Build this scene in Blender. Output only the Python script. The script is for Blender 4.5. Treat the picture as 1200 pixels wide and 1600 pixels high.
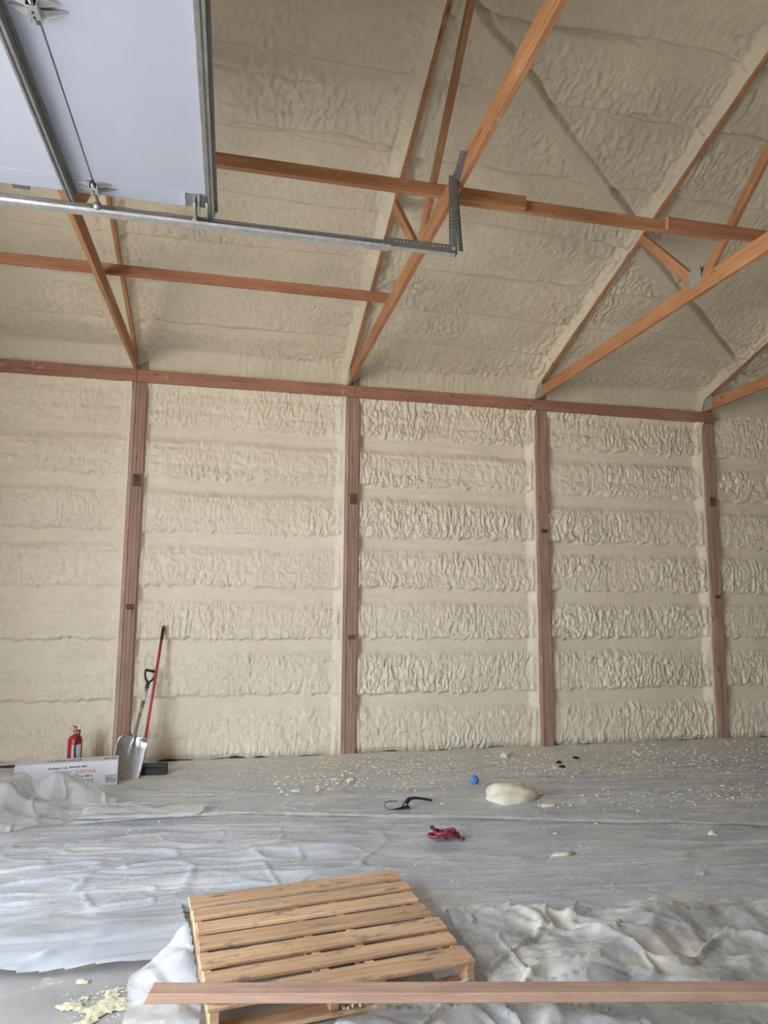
import bpy, bmesh, math, random
import numpy as np
from mathutils import Matrix, Vector

random.seed(7)
for o in list(bpy.data.objects):
    bpy.data.objects.remove(o, do_unlink=True)
SC = bpy.context.scene
COL = SC.collection

# ------------------------------------------------------------------ camera
F_PX = 1067.16
CAM = Vector((1.1264, -7.8885, 1.7782))
YAW, PITCH, ROLL = 0.2171, 0.1250, 0.0082
fwd = Vector((math.sin(YAW) * math.cos(PITCH), math.cos(YAW) * math.cos(PITCH), math.sin(PITCH)))
rgt = Vector((math.cos(YAW), -math.sin(YAW), 0))
upv = rgt.cross(fwd)
r2 = rgt * math.cos(ROLL) + upv * math.sin(ROLL)
u2 = upv * math.cos(ROLL) - rgt * math.sin(ROLL)
cd = bpy.data.cameras.new('camera')
cam = bpy.data.objects.new('camera', cd)
COL.objects.link(cam)
cam.matrix_world = Matrix(((r2.x, u2.x, -fwd.x, CAM.x), (r2.y, u2.y, -fwd.y, CAM.y), (r2.z, u2.z, -fwd.z, CAM.z), (0, 0, 0, 1)))
cd.sensor_fit = 'HORIZONTAL'
cd.sensor_width = 36.0
cd.lens = F_PX * 36.0 / 1200.0
cd.clip_start = 0.05
SC.camera = cam

# ------------------------------------------------------------------ world, daylight, exposure
GABLE_X = -2.44                      # gable wall with the open overhead door
OPEN_Y0, OPEN_Y1, OPEN_Z = -8.2, -4.22, 3.62
world = bpy.data.worlds.new('overcast_sky')
SC.world = world
world.use_nodes = True
bg = world.node_tree.nodes['Background']
bg.inputs[0].default_value = (0.85, 0.925, 1.0, 1)
bg.inputs[1].default_value = 1.0
pl = bpy.data.lights.new('doorway_daylight', 'AREA')
pl.shape = 'RECTANGLE'
pl.size, pl.size_y = OPEN_Y1 - OPEN_Y0, OPEN_Z
pl.cycles.is_portal = True
plo = bpy.data.objects.new('doorway_daylight', pl)
COL.objects.link(plo)
plo.location = (GABLE_X + 0.02, (OPEN_Y0 + OPEN_Y1) / 2, OPEN_Z / 2)
plo.rotation_euler = (math.pi / 2, 0, -math.pi / 2)
sn = bpy.data.lights.new('sun', 'SUN')
sn.energy = 4.2
sn.angle = math.radians(3.0)
sn.color = (1.0, 0.93, 0.86)
sno = bpy.data.objects.new('sun', sn)
COL.objects.link(sno)
sno.rotation_euler = Vector((-0.15, 0.60, -0.75)).to_track_quat('-Z', 'Y').to_euler()
sno.location = (-6, -12, 14)
vs = SC.view_settings
vs.view_transform = 'Standard'
vs.look = 'None'
vs.exposure = 3.95
vs.gamma = 1.0
vs.use_curve_mapping = False
try:
    SC.cycles.diffuse_bounces = 8
    SC.cycles.max_bounces = 14
    SC.cycles.transparent_max_bounces = 12
except Exception:
    pass

# ------------------------------------------------------------------ dimensions
S = 2.438                            # post and truss spacing
SLOPE = 0.333
RIDGE = 5.5
BACK_Y, FRONT_Y = 0.22, -11.2
RIGHT_X = 22.0
CH_B, CH_H, CH_W = 4.31, 0.14, 0.038 # bottom chord
TC_B = 4.44                          # underside of the top chord at the wall


# ------------------------------------------------------------------ noise
def _h(xi, yi, seed):
    h = (xi.astype(np.int64) * 374761393 + yi.astype(np.int64) * 668265263 + seed * 974711 + 1013904223) & 0xffffffff
    h = ((h ^ (h >> 13)) * 1274126177) & 0xffffffff
    h = ((h ^ (h >> 16)) * 2246822519) & 0xffffffff
    return ((h ^ (h >> 15)) & 0xffff) / 32767.5 - 1.0


def vn(x, y, seed=0):
    x = np.asarray(x, float)
    y = np.asarray(y, float)
    xi, yi = np.floor(x), np.floor(y)
    fx, fy = x - xi, y - yi
    fx = fx * fx * fx * (fx * (fx * 6 - 15) + 10)
    fy = fy * fy * fy * (fy * (fy * 6 - 15) + 10)
    a, b = _h(xi, yi, seed), _h(xi + 1, yi, seed)
    c, d = _h(xi, yi + 1, seed), _h(xi + 1, yi + 1, seed)
    return (a * (1 - fx) + b * fx) * (1 - fy) + (c * (1 - fx) + d * fx) * fy


def fbm(x, y, seed=0, n=3):
    t, a = 0, 1.0
    for k in range(n):
        t = t + a * vn(x * 2 ** k, y * 2 ** k, seed + 17 * k)
        a *= 0.5
    return t


def sst(a, b, x):
    t = np.clip((x - a) / (b - a), 0, 1)
    return t * t * (3 - 2 * t)


# ------------------------------------------------------------------ objects
def tag(o, label=None, cat=None, group=None, kind=None):
    if label: o['label'] = label
    if cat: o['category'] = cat
    if group: o['group'] = group
    if kind: o['kind'] = kind
    return o


def empty(name, loc, rz=0.0):
    o = bpy.data.objects.new(name, None)
    COL.objects.link(o)
    o.matrix_world = Matrix.Translation(Vector(loc)) @ Matrix.Rotation(rz, 4, 'Z')
    o.empty_display_size = 0.1
    return o


def put(name, me, mat, parent=None, M=None):
    """link a mesh whose local space sits in the world by M"""
    o = bpy.data.objects.new(name, me)
    COL.objects.link(o)
    if mat is not None and not me.materials:
        me.materials.append(mat)
    M = M or Matrix.Identity(4)
    if parent is not None:
        o.parent = parent
        o.matrix_basis = parent.matrix_basis.inverted() @ M if parent.parent is None else (parent.parent.matrix_basis @ parent.matrix_basis).inverted() @ M
    else:
        o.matrix_basis = M
    return o


def mesh_from(verts, faces, smooth=False, name='mesh'):
    me = bpy.data.meshes.new(name)
    me.from_pydata([tuple(v) for v in verts], [], faces)
    if smooth:
        me.polygons.foreach_set('use_smooth', [True] * len(me.polygons))
    me.update()
    return me


def grid_mesh(P, smooth=True, keep=None, name='grid'):
    """P: (ny, nx, 3) array -> quad grid mesh"""
    ny, nx = P.shape[:2]
    me = bpy.data.meshes.new(name)
    i = np.arange(ny * nx).reshape(ny, nx)
    q = np.stack([i[:-1, :-1], i[:-1, 1:], i[1:, 1:], i[1:, :-1]], -1)
    if keep is not None:
        k = keep[:-1, :-1] & keep[:-1, 1:] & keep[1:, 1:] & keep[1:, :-1]
        q = q[k]
    q = q.reshape(-1, 4)
    co = P.reshape(-1, 3)
    if keep is not None:
        used = np.unique(q)
        remap = np.zeros(ny * nx, int)
        remap[used] = np.arange(len(used))
        co, q = co[used], remap[q]
    me.vertices.add(len(co))
    me.vertices.foreach_set('co', co.astype(np.float32).ravel())
    me.loops.add(q.size)
    me.loops.foreach_set('vertex_index', q.astype(np.int32).ravel())
    me.polygons.add(len(q))
    me.polygons.foreach_set('loop_start', np.arange(0, q.size, 4, dtype=np.int32))
    me.update(calc_edges=True)
    if smooth:
        me.polygons.foreach_set('use_smooth', np.ones(len(q), bool))
    return me


def box_bm(bm, lo, hi):
    r = bmesh.ops.create_cube(bm, size=1.0)
    for v in r['verts']:
        v.co = Vector([lo[k] + (v.co[k] + 0.5) * (hi[k] - lo[k]) for k in range(3)])
    return r['verts']


def bm_mesh(bm, smooth=False, bevel=0.0, seg=1):
    if bevel:
        bmesh.ops.bevel(bm, geom=list(bm.edges), offset=bevel, segments=seg, affect='EDGES', profile=0.5)
    me = bpy.data.meshes.new('mesh')
    bm.to_mesh(me)
    bm.free()
    if smooth:
        me.polygons.foreach_set('use_smooth', [True] * len(me.polygons))
    return me


def box(name, lo, hi, mat, parent=None, bevel=0.0, M=None):
    bm = bmesh.new()
    box_bm(bm, lo, hi)
    return put(name, bm_mesh(bm, bevel=bevel), mat, parent, M)


def frame(p0, p1, up=(0, 0, 1)):
    """matrix with local X from p0 to p1, local Z as near to up as possible"""
    p0, p1 = Vector(p0), Vector(p1)
    x = (p1 - p0).normalized()
    y = Vector(up).cross(x).normalized()
    z = x.cross(y)
    return Matrix(((x.x, y.x, z.x, p0.x), (x.y, y.y, z.y, p0.y), (x.z, y.z, z.z, p0.z), (0, 0, 0, 1))), (p1 - p0).length


def board(name, p0, p1, w, h, mat, parent=None, up=(0, 0, 1), bevel=0.003, zoff=0.0, cut0=0.0, cut1=0.0, wob=0.0):
    """a timber from p0 to p1 (centre of its underside); w across, h high; cut0/cut1 slant the ends"""
    M, L = frame(p0, p1, up)
    bm = bmesh.new()
    vsx = box_bm(bm, (0, -w / 2, zoff), (L, w / 2, zoff + h))
    for v in vsx:
        top = v.co.z > zoff + h / 2
        if v.co.x < L / 2:
            v.co.x += cut0 if top else 0
        else:
            v.co.x -= cut1 if top else 0
    return put(name, bm_mesh(bm, bevel=bevel), mat, parent, M)


def tube(pts, rad, n=10, closed_ends=True, ring=False):
    """verts, faces of a tube along pts; rad number or list"""
    pts = [Vector(p) for p in pts]
    m = len(pts)
    if not hasattr(rad, '__len__'): rad = [rad] * m
    V, Fc = [], []
    prev = None
    for i, p in enumerate(pts):
        if ring:
            t = (pts[(i + 1) % m] - pts[i - 1]).normalized()
        else:
            t = (pts[min(i + 1, m - 1)] - pts[max(i - 1, 0)]).normalized()
        if prev is None:
            a = t.orthogonal().normalized()
        else:
            a = (prev - t * prev.dot(t)).normalized()
        prev = a
        b = t.cross(a)
        for k in range(n):
            th = 2 * math.pi * k / n
            V.append(p + (a * math.cos(th) + b * math.sin(th)) * rad[i])
    for i in range(m if ring else m - 1):
        j = (i + 1) % m
        for k in range(n):
            Fc.append((i * n + k, i * n + (k + 1) % n, j * n + (k + 1) % n, j * n + k))
    if closed_ends and not ring:
        Fc.append(tuple(reversed(range(n))))
        Fc.append(tuple((m - 1) * n + k for k in range(n)))
    return V, Fc


def tube_obj(name, pts, rad, mat, parent=None, n=10, ring=False, smooth=True):
    V, Fc = tube(pts, rad, n, ring=ring)
    return put(name, mesh_from(V, Fc, smooth), mat, parent)


def lathe(prof, n=24):
    V, Fc = [], []
    for (r, z) in prof:
        for k in range(n):
            th = 2 * math.pi * k / n
            V.append((r * math.cos(th), r * math.sin(th), z))
    for i in range(len(prof) - 1):
        for k in range(n):
            Fc.append((i * n + k, i * n + (k + 1) % n, (i + 1) * n + (k + 1) % n, (i + 1) * n + k))
    Fc.append(tuple(reversed(range(n))))
    Fc.append(tuple((len(prof) - 1) * n + k for k in range(n)))
    return V, Fc


# ------------------------------------------------------------------ materials
def nodes(name):
    m = bpy.data.materials.new(name)
    m.use_nodes = True
    nt = m.node_tree
    return m, nt, nt.nodes['Principled BSDF']


def N(nt, t, **kw):
    n = nt.nodes.new(t)
    for k, v in kw.items():
        if k in n.inputs: n.inputs[k].default_value = v
        else: setattr(n, k, v)
    return n


def ramp(nt, src, stops):
    r = nt.nodes.new('ShaderNodeValToRGB')
    el = r.color_ramp.elements
    while len(el) < len(stops): el.new(0.5)
    for e, (p, c) in zip(el, stops):
        e.position = p
        e.color = (*c, 1) if len(c) == 3 else c
    nt.links.new(src, r.inputs[0])
    return r


def coords(nt, scale=(1, 1, 1), which='Object'):
    tc = nt.nodes.new('ShaderNodeTexCoord')
    mp = nt.nodes.new('ShaderNodeMapping')
    mp.inputs['Scale'].default_value = scale
    nt.links.new(tc.outputs[which], mp.inputs[0])
    return mp.outputs[0]


def noise(nt, vec, scale, detail=4, rough=0.55, dist=0.0):
    n = N(nt, 'ShaderNodeTexNoise', Scale=scale, Detail=detail, Roughness=rough, Distortion=dist)
    nt.links.new(vec, n.inputs['Vector'])
    return n.outputs['Fac']


def bump(nt, b, h, strength, dist):
    bp = N(nt, 'ShaderNodeBump', Strength=strength, Distance=dist)
    nt.links.new(h, bp.inputs['Height'])
    nt.links.new(bp.outputs[0], b.inputs['Normal'])
    return bp


def mix(nt, fac, a, b, blend='MIX'):
    m = nt.nodes.new('ShaderNodeMix')
    m.data_type = 'RGBA'
    m.blend_type = blend
    for sock, v in ((m.inputs[0], fac), (m.inputs[6], a), (m.inputs[7], b)):
        if hasattr(v, 'is_linked'): nt.links.new(v, sock)
        elif isinstance(v, (int, float)): sock.default_value = v
        else: sock.default_value = (*v, 1)
    return m.outputs[2]


def plain(name, col, rough=0.6, metal=0.0, bs=0.0, bscale=80, spec=0.5, var=0.12):
    m, nt, b = nodes(name)
    v = coords(nt)
    f = noise(nt, v, 9, 4)
    lo = tuple(c * (1 - var) for c in col)
    hi = tuple(min(1, c * (1 + var)) for c in col)
    r = ramp(nt, f, [(0.3, lo), (0.7, hi)])
    nt.links.new(r.outputs[0], b.inputs['Base Color'])
    b.inputs['Roughness'].default_value = rough
    b.inputs['Metallic'].default_value = metal
    b.inputs['Specular IOR Level'].default_value = spec
    if bs: bump(nt, b, noise(nt, v, bscale, 3), bs, 0.004)
    return m


def foam_mat(name, a, c, bscale=55, bs=0.35):
    m, nt, b = nodes(name)
    v = coords(nt)
    f1 = noise(nt, v, 1.1, 3, 0.5)
    f2 = noise(nt, v, 14, 4, 0.6)
    c1 = ramp(nt, f1, [(0.32, a), (0.68, c)]).outputs[0]
    c2 = ramp(nt, f2, [(0.3, (0.90, 0.89, 0.86)), (0.75, (1.0, 1.0, 1.0))]).outputs[0]
    nt.links.new(mix(nt, 1.0, c1, c2, 'MULTIPLY'), b.inputs['Base Color'])
    b.inputs['Roughness'].default_value = 0.62
    b.inputs['Specular IOR Level'].default_value = 0.35
    bump(nt, b, noise(nt, v, bscale, 3, 0.6), bs, 0.006)
    return m


def wood_mat(name, light, dark, stain=0.0, rough=0.72, dust=0.0, scale=1.0, knots=True):
    m, nt, b = nodes(name)
    info = nt.nodes.new('ShaderNodeObjectInfo')
    tc = nt.nodes.new('ShaderNodeTexCoord')
    off = N(nt, 'ShaderNodeVectorMath', operation='SCALE')
    off.inputs[0].default_value = (37.0, 11.0, 5.0)
    nt.links.new(info.outputs['Random'], off.inputs['Scale'])
    add = N(nt, 'ShaderNodeVectorMath', operation='ADD')
    nt.links.new(tc.outputs['Object'], add.inputs[0])
    nt.links.new(off.outputs[0], add.inputs[1])
    mp = N(nt, 'ShaderNodeMapping')
    mp.inputs['Scale'].default_value = (0.9 * scale, 26 * scale, 26 * scale)
    nt.links.new(add.outputs[0], mp.inputs[0])
    grain = noise(nt, mp.outputs[0], 1.6, 5, 0.62, 0.6)
    mp2 = N(nt, 'ShaderNodeMapping')
    mp2.inputs['Scale'].default_value = (1.3, 3.5, 3.5)
    nt.links.new(add.outputs[0], mp2.inputs[0])
    blot = noise(nt, mp2.outputs[0], 1.7, 4, 0.6)
    col = ramp(nt, grain, [(0.3, dark), (0.62, light)]).outputs[0]
    tone = ramp(nt, blot, [(0.3, (0.72, 0.68, 0.66)), (0.7, (1.0, 1.0, 1.0))]).outputs[0]
    col = mix(nt, 1.0, col, tone, 'MULTIPLY')
    rv = ramp(nt, info.outputs['Random'], [(0.0, (0.84, 0.82, 0.82)), (1.0, (1.0, 1.0, 1.0))]).outputs[0]
    col = mix(nt, 1.0, col, rv, 'MULTIPLY')
    if knots:
        vo = N(nt, 'ShaderNodeTexVoronoi', Scale=1.0)
        mp3 = N(nt, 'ShaderNodeMapping')
        mp3.inputs['Scale'].default_value = (2.2, 9.0, 9.0)
        nt.links.new(add.outputs[0], mp3.inputs[0])
        nt.links.new(mp3.outputs[0], vo.inputs['Vector'])
        kf = ramp(nt, vo.outputs['Distance'], [(0.07, (0.75, 0.75, 0.75)), (0.13, (0, 0, 0))]).outputs[0]
        col = mix(nt, kf, col, tuple(c * 0.28 for c in dark))
    if stain:
        st = noise(nt, mp2.outputs[0], 3.4, 6, 0.72)
        sf = ramp(nt, st, [(0.56, (0, 0, 0)), (0.70, (stain, stain, stain))]).outputs[0]
        col = mix(nt, sf, col, (0.09, 0.075, 0.07))
    if dust:
        dn = noise(nt, add.outputs[0], 9.0, 6, 0.75)
        df = ramp(nt, dn, [(0.60, (0, 0, 0)), (0.70, (dust, dust, dust))]).outputs[0]
        col = mix(nt, df, col, (0.74, 0.66, 0.48))
    nt.links.new(col, b.inputs['Base Color'])
    b.inputs['Roughness'].default_value = rough
    b.inputs['Specular IOR Level'].default_value = 0.3
    bump(nt, b, grain, 0.25, 0.003)
    return m


def steel_mat(name, col=(0.68, 0.70, 0.73), rough=0.38, metal=0.85):
    m, nt, b = nodes(name)
    v = coords(nt)
    vo = N(nt, 'ShaderNodeTexVoronoi', Scale=45.0)
    nt.links.new(v, vo.inputs['Vector'])
    f = noise(nt, v, 12, 4)
    c1 = ramp(nt, vo.outputs['Color'], [(0.1, tuple(c * 0.82 for c in col)), (0.9, col)]).outputs[0]
    nt.links.new(mix(nt, 1.0, c1, ramp(nt, f, [(0.3, (0.8, 0.8, 0.8)), (0.7, (1, 1, 1))]).outputs[0], 'MULTIPLY'), b.inputs['Base Color'])
    b.inputs['Roughness'].default_value = rough
    b.inputs['Metallic'].default_value = metal
    return m


MAT = {}
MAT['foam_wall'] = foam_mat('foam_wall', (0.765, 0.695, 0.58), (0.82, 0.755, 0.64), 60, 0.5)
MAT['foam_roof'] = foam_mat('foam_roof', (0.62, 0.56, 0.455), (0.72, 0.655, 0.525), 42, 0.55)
MAT['foam_scrap'] = foam_mat('foam_scrap', (0.76, 0.715, 0.60), (0.82, 0.785, 0.67), 120, 0.5)
MAT['wood_chord'] = wood_mat('wood_chord', (0.55, 0.295, 0.15), (0.38, 0.18, 0.085), dust=0.35)
MAT['wood_brace'] = wood_mat('wood_brace', (0.50, 0.255, 0.15), (0.36, 0.165, 0.09))
MAT['wood_post'] = wood_mat('wood_post', (0.50, 0.335, 0.28), (0.38, 0.235, 0.19), dust=0.25)
MAT['wood_strip'] = wood_mat('wood_strip', (0.60, 0.44, 0.35), (0.47, 0.31, 0.23), dust=0.5)
MAT['wood_header'] = wood_mat('wood_header', (0.50, 0.275, 0.185), (0.37, 0.18, 0.12), stain=0.45, dust=0.45)
MAT['wood_pallet'] = wood_mat('wood_pallet', (0.80, 0.57, 0.37), (0.58, 0.36, 0.20), stain=0.85, rough=0.8)
MAT['wood_loose'] = wood_mat('wood_loose', (0.56, 0.39, 0.31), (0.43, 0.275, 0.205), stain=0.35)
MAT['steel'] = steel_mat('galvanized_steel')
MAT['steel_dull'] = steel_mat('dull_galvanized_steel', (0.33, 0.335, 0.325), 0.5, 0.7)
MAT['steel_dark'] = steel_mat('dark_perforated_steel', (0.26, 0.285, 0.31), 0.45, 0.7)
MAT['plate'] = steel_mat('truss_plate_steel', (0.42, 0.42, 0.41), 0.55, 0.4)
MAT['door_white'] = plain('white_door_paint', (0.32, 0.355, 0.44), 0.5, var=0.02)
MAT['black'] = plain('black_plastic', (0.02, 0.02, 0.022), 0.5)
MAT['grey_siding'] = plain('grey_sheathing', (0.10, 0.09, 0.08), 0.8)
MAT['red'] = plain('red_enamel', (0.45, 0.02, 0.035), 0.3)
MAT['red_handle'] = plain('red_handle_paint', (0.42, 0.04, 0.045), 0.4)
MAT['maroon'] = plain('maroon_rubber', (0.22, 0.025, 0.05), 0.45, bs=0.3)
MAT['blue'] = plain('blue_plastic', (0.08, 0.26, 0.62), 0.4)
MAT['card'] = plain('white_carton', (0.72, 0.74, 0.80), 0.6, var=0.04)
MAT['card_edge'] = plain('brown_carton', (0.42, 0.33, 0.25), 0.8)
MAT['ink_red'] = plain('red_ink', (0.55, 0.03, 0.08), 0.6)
MAT['ink_dark'] = plain('dark_ink', (0.10, 0.10, 0.12), 0.6)
MAT['paper'] = plain('label_paper', (0.62, 0.62, 0.66), 0.5, var=0.2)
MAT['bristle'] = plain('black_bristle', (0.03, 0.03, 0.033), 0.8, bs=0.6, bscale=160)
MAT['shaft'] = wood_mat('ash_shaft', (0.62, 0.42, 0.26), (0.46, 0.28, 0.15), knots=False)
MAT['alu'] = steel_mat('aluminium_blade', (0.62, 0.63, 0.66), 0.33, 0.9)
MAT['gravel'] = plain('outdoor_gravel', (0.52, 0.49, 0.45), 0.9, bs=0.5, bscale=60, var=0.2)


def concrete():
    m, nt, b = nodes('concrete')
    v = coords(nt)
    f = noise(nt, v, 2.2, 6, 0.62)
    col = ramp(nt, f, [(0.3, (0.27, 0.265, 0.265)), (0.7, (0.42, 0.41, 0.40))]).outputs[0]
    d = noise(nt, v, 1.9, 7, 0.7)
    df = ramp(nt, d, [(0.56, (0, 0, 0)), (0.63, (0.9, 0.9, 0.9))]).outputs[0]
    col = mix(nt, df, col, (0.66, 0.61, 0.43))
    nt.links.new(col, b.inputs['Base Color'])
    b.inputs['Roughness'].default_value = 0.7
    bump(nt, b, noise(nt, v, 60, 4), 0.25, 0.004)
    return m


def sheet_mat(name, film, dustcol, lo, hi, alpha, rough, streak=(1, 1, 1), dscale=3.0, fine=0.5, wall_dust=0.0, crinkle=0.0):
    """plastic film lying about, dusted with foam; film and dust are colours of the thing"""
    m, nt, b = nodes(name)
    v = coords(nt)
    vs_ = coords(nt, streak)
    n1 = noise(nt, vs_, dscale, 6, 0.68, 0.3)
    n2 = noise(nt, v, 42, 4, 0.7)
    mm = N(nt, 'ShaderNodeMath', operation='MULTIPLY_ADD')
    nt.links.new(n2, mm.inputs[0])
    mm.inputs[1].default_value = fine
    nt.links.new(n1, mm.inputs[2])
    val = mm.outputs[0]
    if wall_dust:
        sp = nt.nodes.new('ShaderNodeSeparateXYZ')
        nt.links.new(v, sp.inputs[0])
        mr = N(nt, 'ShaderNodeMapRange')
        mr.inputs['From Min'].default_value = -1.9
        mr.inputs['From Max'].default_value = -0.2
        mr.inputs['To Max'].default_value = wall_dust
        nt.links.new(sp.outputs['Y'], mr.inputs['Value'])
        ad = N(nt, 'ShaderNodeMath', operation='ADD')
        nt.links.new(val, ad.inputs[0])
        nt.links.new(mr.outputs[0], ad.inputs[1])
        val = ad.outputs[0]
    d = ramp(nt, val, [(lo, (0, 0, 0)), (hi, (1, 1, 1))]).outputs[0]
    fc = ramp(nt, noise(nt, vs_, 1.3, 3), [(0.3, tuple(c * 0.8 for c in film)), (0.7, film)]).outputs[0]
    nt.links.new(mix(nt, d, fc, dustcol), b.inputs['Base Color'])
    rr = N(nt, 'ShaderNodeMapRange')
    rr.inputs['To Min'].default_value = rough
    rr.inputs['To Max'].default_value = 0.8
    nt.links.new(d, rr.inputs['Value'])
    nt.links.new(rr.outputs[0], b.inputs['Roughness'])
    if alpha < 1:
        lw = N(nt, 'ShaderNodeLayerWeight', Blend=0.35)
        ra = N(nt, 'ShaderNodeMapRange')
        ra.inputs['To Min'].default_value = alpha
        ra.inputs['To Max'].default_value = min(1.0, alpha + 0.4)
        nt.links.new(lw.outputs['Facing'], ra.inputs['Value'])
        da = N(nt, 'ShaderNodeMath', operation='MULTIPLY_ADD')
        da.use_clamp = True
        nt.links.new(d, da.inputs[0])
        da.inputs[1].default_value = 0.3
        nt.links.new(ra.outputs[0], da.inputs[2])
        nt.links.new(da.outputs[0], b.inputs['Alpha'])
        b.inputs['Specular IOR Level'].default_value = 0.9
    if crinkle:
        wv = N(nt, 'ShaderNodeTexNoise', Scale=3.0, Detail=2.0)
        nt.links.new(v, wv.inputs['Vector'])
        dv = N(nt, 'ShaderNodeVectorMath', operation='MULTIPLY_ADD')
        nt.links.new(wv.outputs['Color'], dv.inputs[0])
        dv.inputs[1].default_value = (0.25, 0.25, 0.25)
        nt.links.new(v, dv.inputs[2])
        vo = N(nt, 'ShaderNodeTexVoronoi', Scale=9.0)
        vo.feature = 'F1'
        nt.links.new(dv.outputs[0], vo.inputs['Vector'])
        bump(nt, b, vo.outputs['Distance'], crinkle, 0.03)
    else:
        bump(nt, b, noise(nt, vs_, 6, 2), 0.08, 0.01)
    return m


MAT['concrete'] = concrete()
MAT['sheet'] = sheet_mat('dusty_floor_film', (0.53, 0.575, 0.65), (0.68, 0.67, 0.61), 0.74, 1.0, 1.0, 0.25, (0.55, 2.4, 1), 2.2, 0.5, 0.22)
MAT['film_right'] = sheet_mat('crumpled_film', (0.70, 0.72, 0.745), (0.76, 0.73, 0.63), 0.55, 0.72, 0.34, 0.12, (1, 1, 1), 2.6, 0.14, 0.0, 0.45)
MAT['film_clear'] = sheet_mat('clear_film', (0.74, 0.76, 0.80), (0.76, 0.74, 0.67), 0.64, 0.85, 0.40, 0.09, (1, 1, 1), 2.0, 0.1, 0.0, 0.5)
MAT['film_flap'] = sheet_mat('folded_film', (0.74, 0.77, 0.82), (0.76, 0.75, 0.70), 0.64, 0.85, 0.66, 0.10, (1, 1, 1), 2.0, 0.1, 0.0, 0.4)
MAT['film_blue'] = sheet_mat('glossy_film', (0.58, 0.63, 0.70), (0.72, 0.72, 0.66), 0.64, 0.85, 0.66, 0.10, (0.6, 2.0, 1), 2.0, 0.1, 0.0, 0.12)
MAT['crumb'] = foam_mat('foam_crumb', (0.80, 0.77, 0.68), (0.86, 0.835, 0.75), 120, 0.3)
MAT['dust'] = foam_mat('foam_dust', (0.66, 0.615, 0.44), (0.76, 0.72, 0.55), 150, 0.8)

# ------------------------------------------------------------------ the setting
# floor slab
P = np.zeros((2, 2, 3))
P[0, 0], P[0, 1], P[1, 0], P[1, 1] = (GABLE_X - 0.1, FRONT_Y, 0), (RIGHT_X, FRONT_Y, 0), (GABLE_X - 0.1, BACK_Y, 0), (RIGHT_X, BACK_Y, 0)
fl = box('floor', (GABLE_X - 0.12, FRONT_Y - 0.1, -0.15), (RIGHT_X + 0.1, BACK_Y + 0.1, 0.0), MAT['concrete'])
tag(fl, 'grey concrete slab dusted with yellow foam', 'floor', kind='structure')
gr = box('ground', (-40, -40, -0.4), (GABLE_X - 0.13, 30, -0.06), MAT['gravel'])
tag(gr, 'grey gravel yard beyond the open door', 'ground', kind='structure')

# back wall: sheathing, then sprayed foam bay by bay
wb = box('wall_back', (GABLE_X - 0.1, BACK_Y, 0), (RIGHT_X + 0.1, BACK_Y + 0.1, 4.7), MAT['grey_siding'])
tag(wb, 'back wall of a pole barn coated in cream spray foam between posts', 'wall', kind='structure')
bb = box('baseboard_back', (GABLE_X, 0.115, 0.0), (RIGHT_X, 0.153, 0.13), MAT['grey_siding'])
tag(bb, 'brown skirt board showing in the gap under the wall foam', 'skirt board', kind='structure')

GIRTS = [0.60, 1.228, 1.81, 2.42, 3.045, 3.645]
GH = 0.073
POST_W = 0.115


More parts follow.
